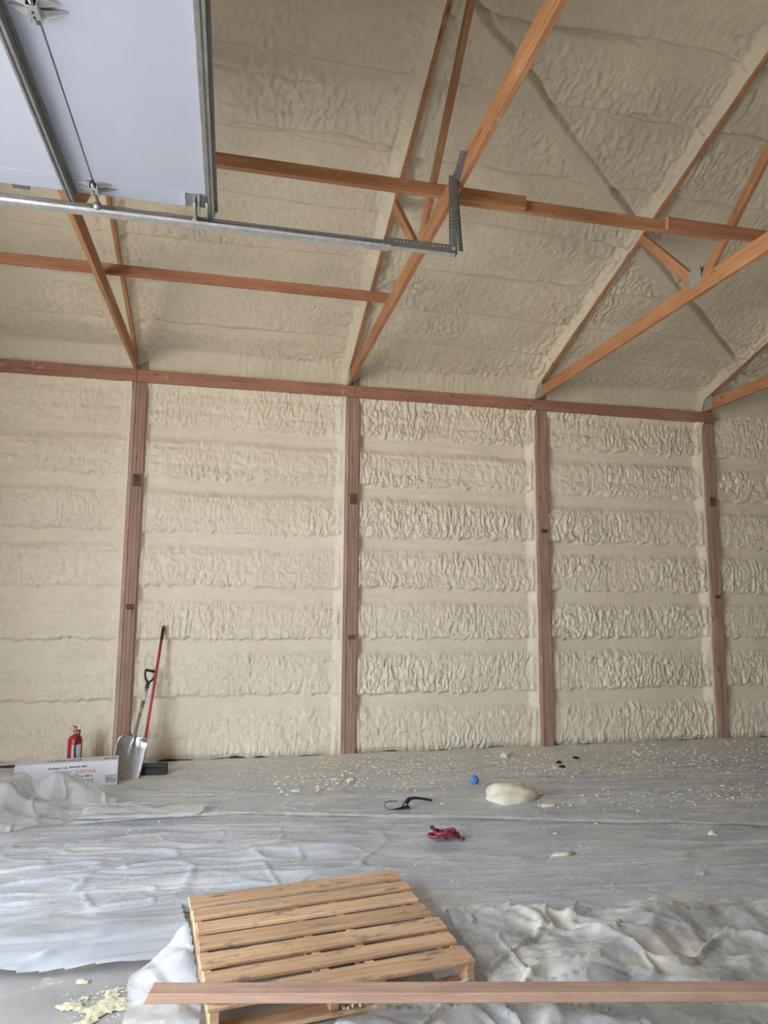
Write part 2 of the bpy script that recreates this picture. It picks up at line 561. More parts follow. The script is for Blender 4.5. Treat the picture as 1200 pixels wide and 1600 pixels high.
def wall_bay(x0, x1, seed, step=0.0092, gain=1.0, z1=4.185):
    nx = int((x1 - x0) / step) + 1
    z0 = 0.03
    nz = int((z1 - z0) / 0.012) + 1
    xs, zs = np.linspace(x0, x1, nx), np.linspace(z0, z1, nz)
    X, Z = np.meshgrid(xs, zs)
    # girts read as smooth shallow bands; the cavities between them bulge
    cav = np.ones_like(Z)
    for k, g in enumerate(GIRTS):
        # ragged drip edge above a girt, softer start below it
        wob = 0.016 * vn(X * 2.1, X * 0 + k, seed + 5) + 0.014 * vn(X * 16, X * 0 + k, seed + 6) + 0.010 * vn(X * 34, X * 0 + k, seed + 9)
        wob2 = 0.016 * vn(X * 2.4, X * 0 + k + 40, seed + 7) + 0.010 * vn(X * 15, X * 0 + k, seed + 8)
        up = sst(g + GH - 0.010 + wob, g + GH + 0.022 + wob, Z)
        dn = 1 - sst(g - GH - 0.105 + wob2, g - GH + 0.016 + wob2, Z)
        cav *= np.maximum(up, dn)
    bulge = 0.026 + 0.014 * fbm(X * 1.1, Z * 2.2, seed, 2)
    ph = Z * 2 * math.pi / 0.205 + 1.6 * vn(X * 0.7, Z * 0.9, seed + 11)
    passes = 0.014 * np.abs(np.sin(ph / 2)) ** 0.6
    wx = 0.022 * vn(X * 9, Z * 8, seed + 21)
    wz = 0.05 * vn(X * 4, Z * 6, seed + 22)
    rip = 1 - np.abs(vn((X + wx) * 36, (Z + wz) * 11, seed + 31))
    rip2 = 1 - np.abs(vn((X + wx) * 62, (Z + wz) * 26, seed + 33))
    amp = 0.55 + 0.85 * sst(-0.4, 0.5, vn(X * 1.3, Z * 2.6, seed + 41))
    tex = (0.0175 * rip ** 1.6 + 0.013 * rip2 ** 1.4) * amp * gain
    lump = 0.012 * np.abs(fbm(X * 9, Z * 12, seed + 51, 2))
    h = cav * (bulge + passes + tex + lump)
    h += (1 - cav) * (0.003 * fbm(X * 1.5, Z * 12, seed + 61, 2) + 0.004)
    # fillets against the posts: wide and smooth on the side facing the door, tight on the other
    dr, dl = x1 - X, X - x0
    fr = 1 - sst(0.0, 0.115 + 0.018 * vn(X * 0, Z * 3, seed + 71), dr)
    flt = 1 - sst(0.0, 0.06 + 0.015 * vn(X * 0, Z * 4, seed + 72), dl)
    h = h * (1 - 0.85 * sst(0.25, 1, np.maximum(fr, flt))) + 0.078 * fr + 0.050 * flt
    # under the header the foam rolls forward a little
    h += 0.05 * sst(4.07, 4.17, Z) * (z1 < 4.3)
    # ragged foot
    foot = 0.006 + 0.026 * np.abs(vn(X * 1.7, X * 0, seed + 81)) + 0.012 * vn(X * 8, X * 0, seed + 82)
    Zd = np.where(Z < 0.10, foot + (Z - z0) * (0.10 - foot) / (0.10 - z0), Z)
    h -= 0.02 * (1 - sst(0.03, 0.09, Z))
    return np.stack([X, 0.105 - h, Zd], -1)


bays = [(GABLE_X + 0.1, -0.045), (POST_W, S - 0.045), (S + POST_W, 2 * S - 0.045), (2 * S + POST_W, 3 * S - 0.045), (3 * S + POST_W, 4 * S - 0.045)]
for i, (a, c) in enumerate(bays):
    if i == 0: a = -1.9
    if i == 4: c = 8.9
    put('foam_panel', grid_mesh(wall_bay(a, c, 100 + 37 * i, gain=(0.5, 0.8, 1.0, 1.05, 1.0)[i], z1=4.42 if i == 4 else 4.185)), MAT['foam_wall'], wb)

# other walls
box('foam_panel', (8.9, 0.03, 0.0), (RIGHT_X, 0.10, 4.3), MAT['foam_wall'], wb)
box('foam_panel', (GABLE_X, 0.03, 0.0), (-1.9, 0.10, 4.3), MAT['foam_wall'], wb)
bm = bmesh.new()
for lo, hi in (((GABLE_X - 0.12, OPEN_Y1, 0), (GABLE_X, BACK_Y, 6.6)), ((GABLE_X - 0.12, FRONT_Y, 0), (GABLE_X, OPEN_Y0, 6.6)), ((GABLE_X - 0.12, OPEN_Y0, OPEN_Z), (GABLE_X, OPEN_Y1, 6.6))):
    box_bm(bm, lo, hi)
wl = put('wall_left', bm_mesh(bm), MAT['foam_wall'])
tag(wl, 'gable wall with the wide open overhead doorway', 'wall', kind='structure')
wr_ = box('wall_right', (RIGHT_X, FRONT_Y, 0), (RIGHT_X + 0.12, BACK_Y, 6.6), MAT['foam_wall'])
tag(wr_, 'far gable wall coated in cream spray foam', 'wall', kind='structure')
wf = box('wall_front', (GABLE_X - 0.12, FRONT_Y - 0.12, 0), (RIGHT_X + 0.12, FRONT_Y, 4.7), MAT['foam_wall'])
tag(wf, 'eave wall behind the viewer coated in cream spray foam', 'wall', kind='structure')

# roof
bm = bmesh.new()
y0, yr, y1 = BACK_Y + 0.3, -RIDGE, -2 * RIDGE - 0.4
T = 0.06
def rz_(y): return TC_B + 0.215 + SLOPE * (RIDGE - abs(y + RIDGE))
for ya, yb in ((y0, yr), (yr, y1)):
    a, c = GABLE_X - 0.12, RIGHT_X + 0.12
    vv = [bm.verts.new(p) for p in ((a, ya, rz_(ya)), (c, ya, rz_(ya)), (c, yb, rz_(yb)), (a, yb, rz_(yb)), (a, ya, rz_(ya) + T), (c, ya, rz_(ya) + T), (c, yb, rz_(yb) + T), (a, yb, rz_(yb) + T))]
    for f in ((0, 1, 2, 3), (7, 6, 5, 4), (0, 4, 5, 1), (1, 5, 6, 2), (2, 6, 7, 3), (3, 7, 4, 0)):
        bm.faces.new([vv[k] for k in f])
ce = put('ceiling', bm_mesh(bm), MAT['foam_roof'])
tag(ce, 'sloping underside of the roof coated in cream spray foam', 'ceiling', kind='structure')

PURL = [0.48, 1.03, 1.59, 2.16, 2.73, 3.34, 3.86, 4.45]


def roof_bay(x0, x1, seed, cracks=(), diag=None, step=0.0118):
    nx = int((x1 - x0) / step) + 1
    s0, s1 = -0.10, 4.75
    ns = int((s1 - s0) / step) + 1
    xs, ss = np.linspace(x0, x1, nx), np.linspace(s0, s1, ns)
    X, Q = np.meshgrid(xs, ss)
    h = 0.020 * fbm(X * 1.2, Q * 2.0, seed, 3)
    cav = np.ones_like(Q)
    for k, g in enumerate(PURL):
        wob = 0.02 * vn(X * 1.6, X * 0 + k, seed + 3) + 0.008 * vn(X * 7, X * 0 + k, seed + 4)
        d = Q - g - wob
        cav *= 1 - np.exp(-(np.maximum(-d, 0) / 0.055) ** 2 - (np.maximum(d, 0) / 0.02) ** 2)
    tex = 0.020 * (1 - np.abs(vn(X * 19 + 0.8 * vn(X * 5, Q * 5, seed + 8), Q * 12, seed + 9))) + 0.013 * (1 - np.abs(vn(X * 40, Q * 34, seed + 10)))
    amp = 0.45 + 0.9 * sst(-0.2, 0.6, vn(X * 1.5, Q * 2.3, seed + 12))
    edge = np.minimum(X - x0, x1 - X)
    amp = amp * (1 - 0.3 * sst(0, 0.3, edge)) + 0.35 * (1 - sst(0.06, 0.35, edge))
    h += cav * (0.024 + tex * amp)
    # lumps along the edges, pock marks
    pk = vn(X * 26, Q * 16, seed + 14)
    h -= 0.014 * sst(0.55, 0.85, pk) * (1 - sst(0.08, 0.45, edge))
    # open cracks along some purlins
    for (g, xa, xb, dep) in cracks:
        line = g + 0.018 * vn(X * 2.2, X * 0, seed + 15) + 0.012 * vn(X * 9, X * 0, seed + 16)
        m = sst(xa, xa + 0.12, X) * (1 - sst(xb - 0.12, xb, X))
        h -= m * dep * 2.1 * np.exp(-((Q - line) / 0.0115) ** 2) * (0.55 + 0.45 * sst(-0.3, 0.2, vn(X * 5, X * 0, seed + 17)))
        h += m * 0.020 * np.exp(-((Q - line - 0.05) / 0.045) ** 2)
    # a diagonal roof brace buried in foam
    if diag:
        (xa, qa), (xb, qb) = diag
        L = math.hypot(xb - xa, qb - qa)
        ux, uq = (xb - xa) / L, (qb - qa) / L
        t = (X - xa) * ux + (Q - qa) * uq
        dd = (X - xa) * -uq + (Q - qa) * ux + 0.012 * vn(X * 4, Q * 4, seed + 19)
        m = sst(-0.05, 0.05, t) * (1 - sst(L - 0.05, L + 0.05, t))
        flat = m * (1 - sst(0.055, 0.075, np.abs(dd + 0.02)))
        h = h * (1 - flat) + 0.062 * flat
        h -= m * 0.055 * np.exp(-((dd - 0.066) / 0.011) ** 2) * (0.5 + 0.5 * sst(-0.3, 0.2, vn(X * 3, Q * 3, seed + 20)))
    # coat climbing the flanks of the top chords
    fr = 1 - sst(0.0, 0.10 + 0.02 * vn(X * 0, Q * 2.5, seed + 21), x1 - X)
    fL = 1 - sst(0.0, 0.085 + 0.02 * vn(X * 0, Q * 2.5, seed + 22), X - x0)
    e = np.maximum(fr, fL)
    h = h * (1 - 0.8 * sst(0.2, 1, e)) + 0.105 * fr ** 1.2 + 0.085 * fL ** 1.2
    # rolls down onto the header at the wall
    h += 0.25 * (1 - sst(-0.075, 0.10, Q)) ** 1.6
    Zr = TC_B + 0.125 + SLOPE * Q - h
    return np.stack([X, -Q, Zr], -1)[:, ::-1]


TX = [i * S - 0.016 for i in range(-1, 6)]          # truss planes
CR = {0: [(2.15, -1.2, -0.1, 0.012)],
      1: [(2.80, 1.0, 2.42, 0.035), (3.20, 0.1, 1.7, 0.022), (2.95, 0.9, 1.6, 0.02), (0.52, 0.3, 1.6, 0.008)],
      2: [(2.73, 2.42, 3.9, 0.028), (3.36, 2.42, 2.85, 0.035), (2.16, 3.0, 4.8, 0.016), (1.58, 2.9, 4.2, 0.022), (1.58, 4.35, 4.65, 0.03), (2.70, 4.0, 4.6, 0.022), (3.83, 2.7, 4.0, 0.035), (3.37, 4.1, 4.4, 0.03)],
      3: [(1.60, 4.9, 5.9, 0.02), (1.03, 4.9, 6.6, 0.016), (3.36, 4.9, 5.6, 0.03), (2.73, 4.95, 6.2, 0.016)], 4: []}
DG = {2: ((2.45, 3.95), (4.80, 2.37)), 3: ((4.93, 2.19), (7.26, 0.68))}
for i in range(5):
    a, c = TX[i] + CH_W / 2, TX[i + 1] - CH_W / 2
    if i == 0: a = -1.6
    if i == 4: c = 9.0
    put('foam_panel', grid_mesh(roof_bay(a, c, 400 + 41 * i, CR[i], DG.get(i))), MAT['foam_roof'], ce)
# foam beyond what the picture takes in: one plain coat to the ridge and down the other slope
for (xa, xb, ya, yb) in ((-2.44, RIGHT_X, -4.7, -RIDGE), (-2.44, RIGHT_X, -RIDGE, FRONT_Y), (9.0, RIGHT_X, 0.1, -4.7), (-2.44, -1.6, 0.1, -4.7)):
    Pq = np.array([[(xa, ya, rz_(ya) - 0.11), (xb, ya, rz_(ya) - 0.11)], [(xa, yb, rz_(yb) - 0.11), (xb, yb, rz_(yb) - 0.11)]])
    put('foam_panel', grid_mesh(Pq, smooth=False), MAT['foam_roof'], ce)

# ------------------------------------------------------------------ posts
POST_WORDS = ['wall post with the shovel and broom leaning beside it',
              'second wall post from the shovel, below the track hanger truss',
              'third wall post from the shovel, bare foam bays on both sides',
              'wall post at the end of the header board, farthest from the shovel']
STAMPS = {0: [(2.98, 0.14), (1.63, 0.06)], 1: [(2.87, 0.13), (1.3, 0.05)], 2: [(2.6, 0.05)], 3: [(3.03, 0.12), (1.80, 0.05)]}
for i in range(4):
    x = i * S
    root = empty('wall_post', (x + POST_W / 2, 0.07, 0))
    tag(root, POST_WORDS[i], 'post', 'wooden wall posts')
    for k in range(3):
        w = POST_W / 3
        board('post_ply', (x + w * (k + 0.5), 0.07, 0), (x + w * (k + 0.5), 0.07, 4.50 if i != 3 else 4.42), w - 0.0015, 0.14 - 0.002 * (k == 1), MAT['wood_post'], root, up=(0, -1, 0), zoff=-0.07, bevel=0.002)
    board('side_plank', (x - 0.022, 0.07, 0), (x - 0.022, 0.07, 4.30), 0.036, 0.134, MAT['wood_strip'], root, up=(0, -1, 0), zoff=-0.07, bevel=0.002)
    for (z, hh) in STAMPS[i]:
        box('grade_stamp', (x + 0.015, -0.0015, z), (x + POST_W - 0.012, 0.0005, z + hh), MAT['wood_stamp'] if 'wood_stamp' in MAT else MAT.setdefault('wood_stamp', plain('stamp_ink', (0.12, 0.06, 0.05), 0.8, var=0.5)), root)

# ------------------------------------------------------------------ header boards along the wall top
HW = ['header board left of the shovel post at wall top', 'header board between the shovel post and second post', 'header board between the second and third posts', 'header board ending at the last bare post']
HX = [(-1.95, 0.0), (0.003, S + 0.05), (S + 0.053, 2 * S + 0.06), (2 * S + 0.063, 3 * S + POST_W)]
for i, (a, c) in enumerate(HX):
    o = board('header_board', (a, -0.020, 4.165 if i else 4.168), (c, -0.020, 4.165 if i else 4.168), 0.038, 0.14, MAT['wood_header'])
    tag(o, 'reddish brown ' + HW[i], 'board', 'header boards along the wall top')

# ------------------------------------------------------------------ roof trusses
NODE_Y = -3.16


def truss(x, label, plates=True):
    root = empty('roof_truss', (x, 0.0, CH_B))
    tag(root, label, 'truss', 'wooden roof trusses')
    far = -2 * RIDGE
    board('bottom_chord', (x, 0.06, CH_B), (x, far, CH_B), CH_W, CH_H, MAT['wood_chord'], root, cut0=0.16)
    rt = TC_B + SLOPE * RIDGE
    board('top_chord', (x, 0.10, TC_B - 0.10 * SLOPE), (x, -RIDGE, rt), CH_W, 0.145, MAT['wood_chord'], root)
    board('top_chord', (x, far - 0.1, TC_B - 0.10 * SLOPE), (x, -RIDGE, rt), CH_W, 0.145, MAT['wood_chord'], root)
    for sgn in (1, -1):
        def my(y): return y if sgn > 0 else -2 * RIDGE - y
        board('web', (x, my(-3.10), CH_B + 0.13), (x, my(-2.36), TC_B + SLOPE * 2.36 + 0.02), CH_W * 0.94, 0.089, MAT['wood_chord'], root, up=(0, 1, 0.8), zoff=-0.045)
        board('web', (x, my(-3.20), CH_B + 0.10), (x, my(-5.32), TC_B + SLOPE * 5.30), CH_W * 0.94, 0.089, MAT['wood_chord'], root, up=(0, 1, 0.8), zoff=-0.045)
    if plates:
        for sx in (-1, 1):
            px = x + sx * (CH_W / 2 + 0.0012)
            V = [(px, -0.02, 4.318), (px, -0.20, 4.318), (px, -0.20, 4.50), (px, -0.06, 4.46)]
            w = 0.0015 * sx
            V += [(v[0] + w, v[1], v[2]) for v in V]
            Fc = [(0, 1, 2, 3), (7, 6, 5, 4), (0, 4, 5, 1), (1, 5, 6, 2), (2, 6, 7, 3), (3, 7, 4, 0)]
            put('gusset_plate', mesh_from(V, Fc), MAT['plate'], root)
            if plates > 1:
                box('gusset_plate', (min(px, px + w), -3.20, 4.40), (max(px, px + w), -3.05, 4.555), MAT['plate'], root)
    return root


truss(TX[1], 'roof truss over the shovel post, crossed by the lower lateral brace')
truss(TX[2], 'roof truss over the second post, carrying the steel track hanger')
truss(TX[3], 'roof truss over the third post, where the upper lateral brace ends', 2)
truss(TX[4], 'roof truss over the end post, partly cut off by the frame')

# ------------------------------------------------------------------ lateral braces lying on the bottom chords
zb = CH_B + CH_H
o = board('lateral_brace', (-2.35, -2.085, zb), (TX[2] + 0.012, -2.085, zb), 0.038, 0.089, MAT['wood_brace'])
tag(o, 'lower lateral brace lying across the chords nearest the wall', 'brace', 'lateral braces on the truss chords')
o = board('lateral_brace', (-2.35, -3.775, zb), (3.02, -3.775, zb), 0.038, 0.089, MAT['wood_chord'])
tag(o, 'upper lateral brace running behind the open door to its splice', 'brace', 'lateral braces on the truss chords')
o = board('lateral_brace', (2.55, -3.735, zb), (4.62, -3.735, zb), 0.038, 0.085, MAT['wood_chord'])
tag(o, 'middle brace board between the two splices of the upper brace', 'brace', 'lateral braces on the truss chords')
o = board('lateral_brace', (4.12, -3.775, zb), (7.6, -3.775, zb), 0.038, 0.089, MAT['wood_brace'])
tag(o, 'dark brace board overlapping the upper brace and reaching the third truss', 'brace', 'lateral braces on the truss chords')

# ------------------------------------------------------------------ overhead door, open
DZ = 3.92
D_FAR, D_NEAR = -4.20, -8.18
door = empty('overhead_door', (-0.6, -5.0, DZ))
tag(door, 'open white sectional overhead door hanging level under the roof', 'garage door', kind='thing')
edges = [0.965, 0.348, -0.27, -0.888, -1.506, -2.1]


def channel(name, x0, x1, ya, yb, zt, depth, parent, mat):
    """hat shaped stiffener strut with lips, hanging below zt"""
    t = 0.003
    w = x1 - x0
    prof = [(x0, zt), (x0, zt - 0.006), (x0 + w * 0.22, zt - 0.006), (x0 + w * 0.26, zt - depth), (x0 + w * 0.42, zt - depth), (x0 + w * 0.45, zt - depth + 0.007), (x0 + w * 0.55, zt - depth + 0.007), (x0 + w * 0.58, zt - depth), (x0 + w * 0.74, zt - depth), (x0 + w * 0.78, zt - 0.006), (x1, zt - 0.006), (x1, zt)]
    V = [(x, ya, z) for x, z in prof] + [(x, yb, z) for x, z in prof]
    n = len(prof)
    Fc = [(i, (i + 1) % n, n + (i + 1) % n, n + i) for i in range(n)] + [tuple(range(n))[::-1], tuple(range(n, 2 * n))]
    return put(name, mesh_from(V, Fc), mat, parent)


def hinge(x, y, roller):
    bm = bmesh.new()
    # four tapering wings on the panel face, lowered knuckle in the middle
    for dx, dy, wl_, sk in ((1, 0.022, 0.105, -0.012), (1, -0.030, 0.085, 0.006), (-1, 0.022, 0.085, -0.006), (-1, -0.030, 0.085, 0.006)):
        pts = [(x + dx * 0.012, y + dy - 0.020), (x + dx * 0.035, y + dy - 0.021), (x + dx * wl_, y + dy + sk - 0.007), (x + dx * (wl_ + 0.008), y + dy + sk), (x + dx * wl_, y + dy + sk + 0.007), (x + dx * 0.035, y + dy + 0.021), (x + dx * 0.012, y + dy + 0.020)]
        lo = [bm.verts.new((px, py, DZ - 0.0035 - 0.012 * (abs(px - x) < 0.04))) for px, py in pts]
        hi = [bm.verts.new((px, py, DZ - 0.0005)) for px, py in pts]
        if dx < 0: lo, hi = lo[::-1], hi[::-1]
        bm.faces.new(lo)
        bm.faces.new(hi[::-1])
        for k in range(len(lo)):
            bm.faces.new((lo[k], hi[k], hi[(k + 1) % len(lo)], lo[(k + 1) % len(lo)]))
    bmesh.ops.recalc_face_normals(bm, faces=list(bm.faces))
    hg = put('hinge', bm_mesh(bm), MAT['steel'], door)
    bm = bmesh.new()
    box_bm(bm, (x - 0.022, y - 0.045, DZ - 0.040), (x - 0.017, y + 0.045, DZ - 0.002))
    box_bm(bm, (x + 0.017, y - 0.045, DZ - 0.040), (x + 0.022, y + 0.045, DZ - 0.002))
    box_bm(bm, (x - 0.022, y - 0.040, DZ - 0.043), (x + 0.022, y + 0.022, DZ - 0.038))
    put('bracket', bm_mesh(bm, bevel=0.001), MAT['steel'], hg)
    V, Fc = tube([(x, y - 0.055, DZ - 0.027), (x, y + (0.11 if roller else 0.055), DZ - 0.040 if roller else DZ - 0.027)], 0.0085, 12)
    put('pin', mesh_from(V, Fc, True), MAT['steel_dull'], hg)
    for k in (-1, 1):
        V, Fc = tube([(x + 0.0 , y + 0.012 * k, DZ - 0.0435), (x, y + 0.012 * k, DZ - 0.0445)], 0.006, 8)
        put('bolt_hole', mesh_from(V, Fc), MAT['black'], hg)
    if roller:
        V, Fc = tube([(x, y + 0.085, DZ - 0.058), (x, y + 0.105, DZ - 0.058)], 0.021, 16)
        put('roller', mesh_from(V, Fc, True), MAT['steel_dull'], hg)
    return hg


for i in range(5):
    a, c = edges[i + 1] + 0.0022, edges[i] - 0.0022
    sec = box('door_section', (a, D_NEAR, DZ), (c, D_FAR, DZ + 0.045), MAT['door_white'], door, bevel=0.003)
    for yy0, yy1 in ((D_FAR - 0.142, D_FAR + 0.0005), (D_NEAR - 0.0005, D_NEAR + 0.142)):
        box('end_stile', (a + 0.002, yy0, DZ - 0.0018), (c - 0.002, yy1, DZ + 0.02), MAT['door_white'], sec, bevel=0.0006)
    x0 = 0.915 if i == 0 else edges[i] - 0.168
    channel('stiffener_strut', x0, x0 + (0.066 if i else 0.062), D_NEAR + 0.03, D_FAR + 0.025, DZ, 0.052, door, MAT['steel_dull'])
    if i < 4:
        for y, r in ((D_FAR - 0.082, True), (-5.415, False), (-6.5, False), (-7.55, False), (D_NEAR + 0.08, False)):
            hinge(edges[i + 1], y, r)
# top roller bracket at the leading corner
tb = empty('top_bracket', (0.84, -4.26, DZ))
tb.parent = door
tb.matrix_basis = door.matrix_basis.inverted() @ Matrix.Translation((0.84, -4.26, DZ))
bm = bmesh.new()
box_bm(bm, (0.806, -4.335, DZ - 0.004), (0.884, -4.205, DZ - 0.001))
box_bm(bm, (0.806, -4.335, DZ - 0.030), (0.811, -4.205, DZ - 0.001))
box_bm(bm, (0.876, -4.335, DZ - 0.052), (0.884, -4.215, DZ - 0.001))
box_bm(bm, (0.850, -4.295, DZ - 0.058), (0.858, -4.180, DZ - 0.004))
put('bracket_plate', bm_mesh(bm, bevel=0.0008), MAT['steel'], tb)
for xx, zz in ((0.862, DZ - 0.055), (0.925, DZ - 0.050)):
    V, Fc = tube([(xx, -4.33, zz), (xx, -4.155, zz)], 0.0075, 10)
    put('roller_stem', mesh_from(V, Fc, True), MAT['steel_dull'], tb)
V, Fc = tube([(0.862, -4.172, DZ - 0.058), (0.862, -4.152, DZ - 0.058)], 0.022, 16)
put('roller', mesh_from(V, Fc, True), MAT['steel_dull'], tb)
# door stop tab above the track
box('end_hinge_plate', (-0.075, -4.20, DZ - 0.004), (0.005, -4.165, DZ + 0.012), MAT['steel_dark'], door)

# ------------------------------------------------------------------ door track with its hanger
track = empty('door_track', (2.36, -4.14, 3.83))
tag(track, 'galvanized steel door track hung below the second truss', 'door track')
TYB = -4.128
prof = []
zc, zh = 3.860, 0.030
out = [(TYB, zc - zh), (TYB, zc + zh), (TYB - 0.022, zc + zh), (TYB - 0.036, zc + zh - 0.007), (TYB - 0.040, zc + zh - 0.016)]
inn = [(TYB - 0.037, zc + zh - 0.016), (TYB - 0.034, zc + zh - 0.009), (TYB - 0.022, zc + zh - 0.0025), (TYB - 0.0025, zc + zh - 0.0025), (TYB - 0.0025, zc - zh + 0.0025),
       (TYB - 0.030, zc - zh + 0.0025), (TYB - 0.044, zc - zh + 0.006), (TYB - 0.050, zc - zh + 0.017)]
out2 = [(TYB - 0.0525, zc - zh + 0.017), (TYB - 0.047, zc - zh + 0.004), (TYB - 0.030, zc - zh)]
prof = out + inn + out2
n = len(prof)
XA, XB = GABLE_X + 0.05, 1.97
V = [(XA, y, z) for y, z in prof] + [(XB, y, z) for y, z in prof]
Fc = [(i, n + i, n + (i + 1) % n, (i + 1) % n) for i in range(n)] + [tuple(range(n)), tuple(range(n, 2 * n))[::-1]]
put('track_rail', mesh_from(V, Fc), MAT['steel'], track)


def perforated(L, w, pitch, hole, t=0.0022, rows=1):
    """flat strip along +X, width along +Y, with a row of square holes near one edge"""
    V, Fc = [], []
    n = max(1, int(L / pitch))
    yc = w * 0.30
    xs = [0.0]
    for i in range(n):
        c = (i + 0.5) * L / n
        xs += [c - hole / 2, c + hole / 2]
    xs.append(L)
    ys = [0, yc - hole / 2, yc + hole / 2, w]
    for z in (0, t):
        for x in xs:
            for y in ys:
                V.append((x, y, z))
    m, k = len(xs), 4
    def idx(i, j, l): return l * m * k + i * k + j
    for i in range(m - 1):
        for j in range(3):
            holeq = (i % 2 == 1) and j == 1
            if holeq:
                for (a, b_) in (((i, j), (i + 1, j)), ((i + 1, j), (i + 1, j + 1)), ((i + 1, j + 1), (i, j + 1)), ((i, j + 1), (i, j))):
                    Fc.append((idx(*a, 0), idx(*b_, 0), idx(*b_, 1), idx(*a, 1)))
                continue
            Fc.append((idx(i, j, 0), idx(i, j + 1, 0), idx(i + 1, j + 1, 0), idx(i + 1, j, 0)))
            Fc.append((idx(i, j, 1), idx(i + 1, j, 1), idx(i + 1, j + 1, 1), idx(i, j + 1, 1)))
    return mesh_from(V, Fc)


def strip(name, origin, xdir, ydir, L, w, mat, parent, pitch=0.022, hole=0.008):
    x, y = Vector(xdir).normalized(), Vector(ydir).normalized()
    y = (y - x * y.dot(x)).normalized()
    z = x.cross(y)
    M = Matrix(((x.x, y.x, z.x, origin[0]), (x.y, y.y, z.y, origin[1]), (x.z, y.z, z.z, origin[2]), (0, 0, 0, 1)))
    return put(name, perforated(L, w, pitch, hole), mat, parent, M)


HXX = 2.345
# angle continuing the rail to the hanger (upright leg with holes at its top, flat leg below)
strip('end_angle', (1.93, -4.176, 3.895), (1, 0, 0), (0, 0, -1), 0.45, 0.052, MAT['steel_dark'], track)
box('end_angle', (1.93, -4.178, 3.8405), (2.375, -4.135, 3.8435), MAT['steel'], track)
# upright angle
strip('hanger_angle', (HXX - 0.012, -4.180, 3.842), (0, 0, 1), (1, 0, 0), 0.50, 0.052, MAT['steel_dark'], track)
strip('hanger_angle', (HXX + 0.040, -4.180, 3.842), (0, 0, 1), (0, 1, 0), 0.50, 0.050, MAT['steel_dark'], track)
# brace strap behind and lag strap on the chord
strip('brace_strap', (HXX + 0.055, -4.165, 3.87), (-0.03, 0.0, 0.40), (1, 0.25, 0), 0.42, 0.030, MAT['steel_dark'], track)
strip('chord_strap', (TX[2] - CH_W / 2 - 0.046, -4.165, 4.315), (0.0, -0.16, 0.085), (1, 0, 0), 0.19, 0.042, MAT['steel_dark'], track)
for x in (-0.10, 0.62, 1.80, 1.935):
    V, Fc = tube([(x, TYB - 0.0025, zc), (x, TYB - 0.010, zc)], 0.008, 8)
    put('track_bolt', mesh_from(V, Fc), MAT['steel'], track)
V, Fc = tube([(HXX + 0.015, -4.19, 3.868), (HXX + 0.015, -4.175, 3.868)], 0.012, 6)
put('track_bolt', mesh_from(V, Fc), MAT['steel'], track)

# ------------------------------------------------------------------ plastic films on the floor
def pl_ridge(n, w):
    return np.exp(-(n / w) ** 2)


def crumple(X, Y, seed, n=9, amp=0.03, wl=0.35):
    """piecewise planar folds: triangle waves along many directions"""
    rs = np.random.RandomState(seed)
    t = 0
    wx = 0.10 * vn(X * 1.5, Y * 1.5, seed + 1) + 0.012 * vn(X * 5, Y * 5, seed + 3)
    wy = 0.10 * vn(X * 1.5, Y * 1.5, seed + 2) + 0.012 * vn(X * 5, Y * 5, seed + 4)
    for k in range(n):
        a = rs.uniform(0, math.pi)
        l = wl * rs.uniform(0.6, 2.0)
        ph = ((X + wx) * math.cos(a) + (Y + wy) * math.sin(a)) / l + rs.uniform()
        tri = np.abs(ph % 1.0 - 0.5) * 2
        m = sst(-0.3, 0.4, vn(X * 1.2 + k * 7, Y * 1.2, seed + 10 + k))
        t = t + amp * (l / wl) * tri * m
    return t / math.sqrt(n) * 1.6


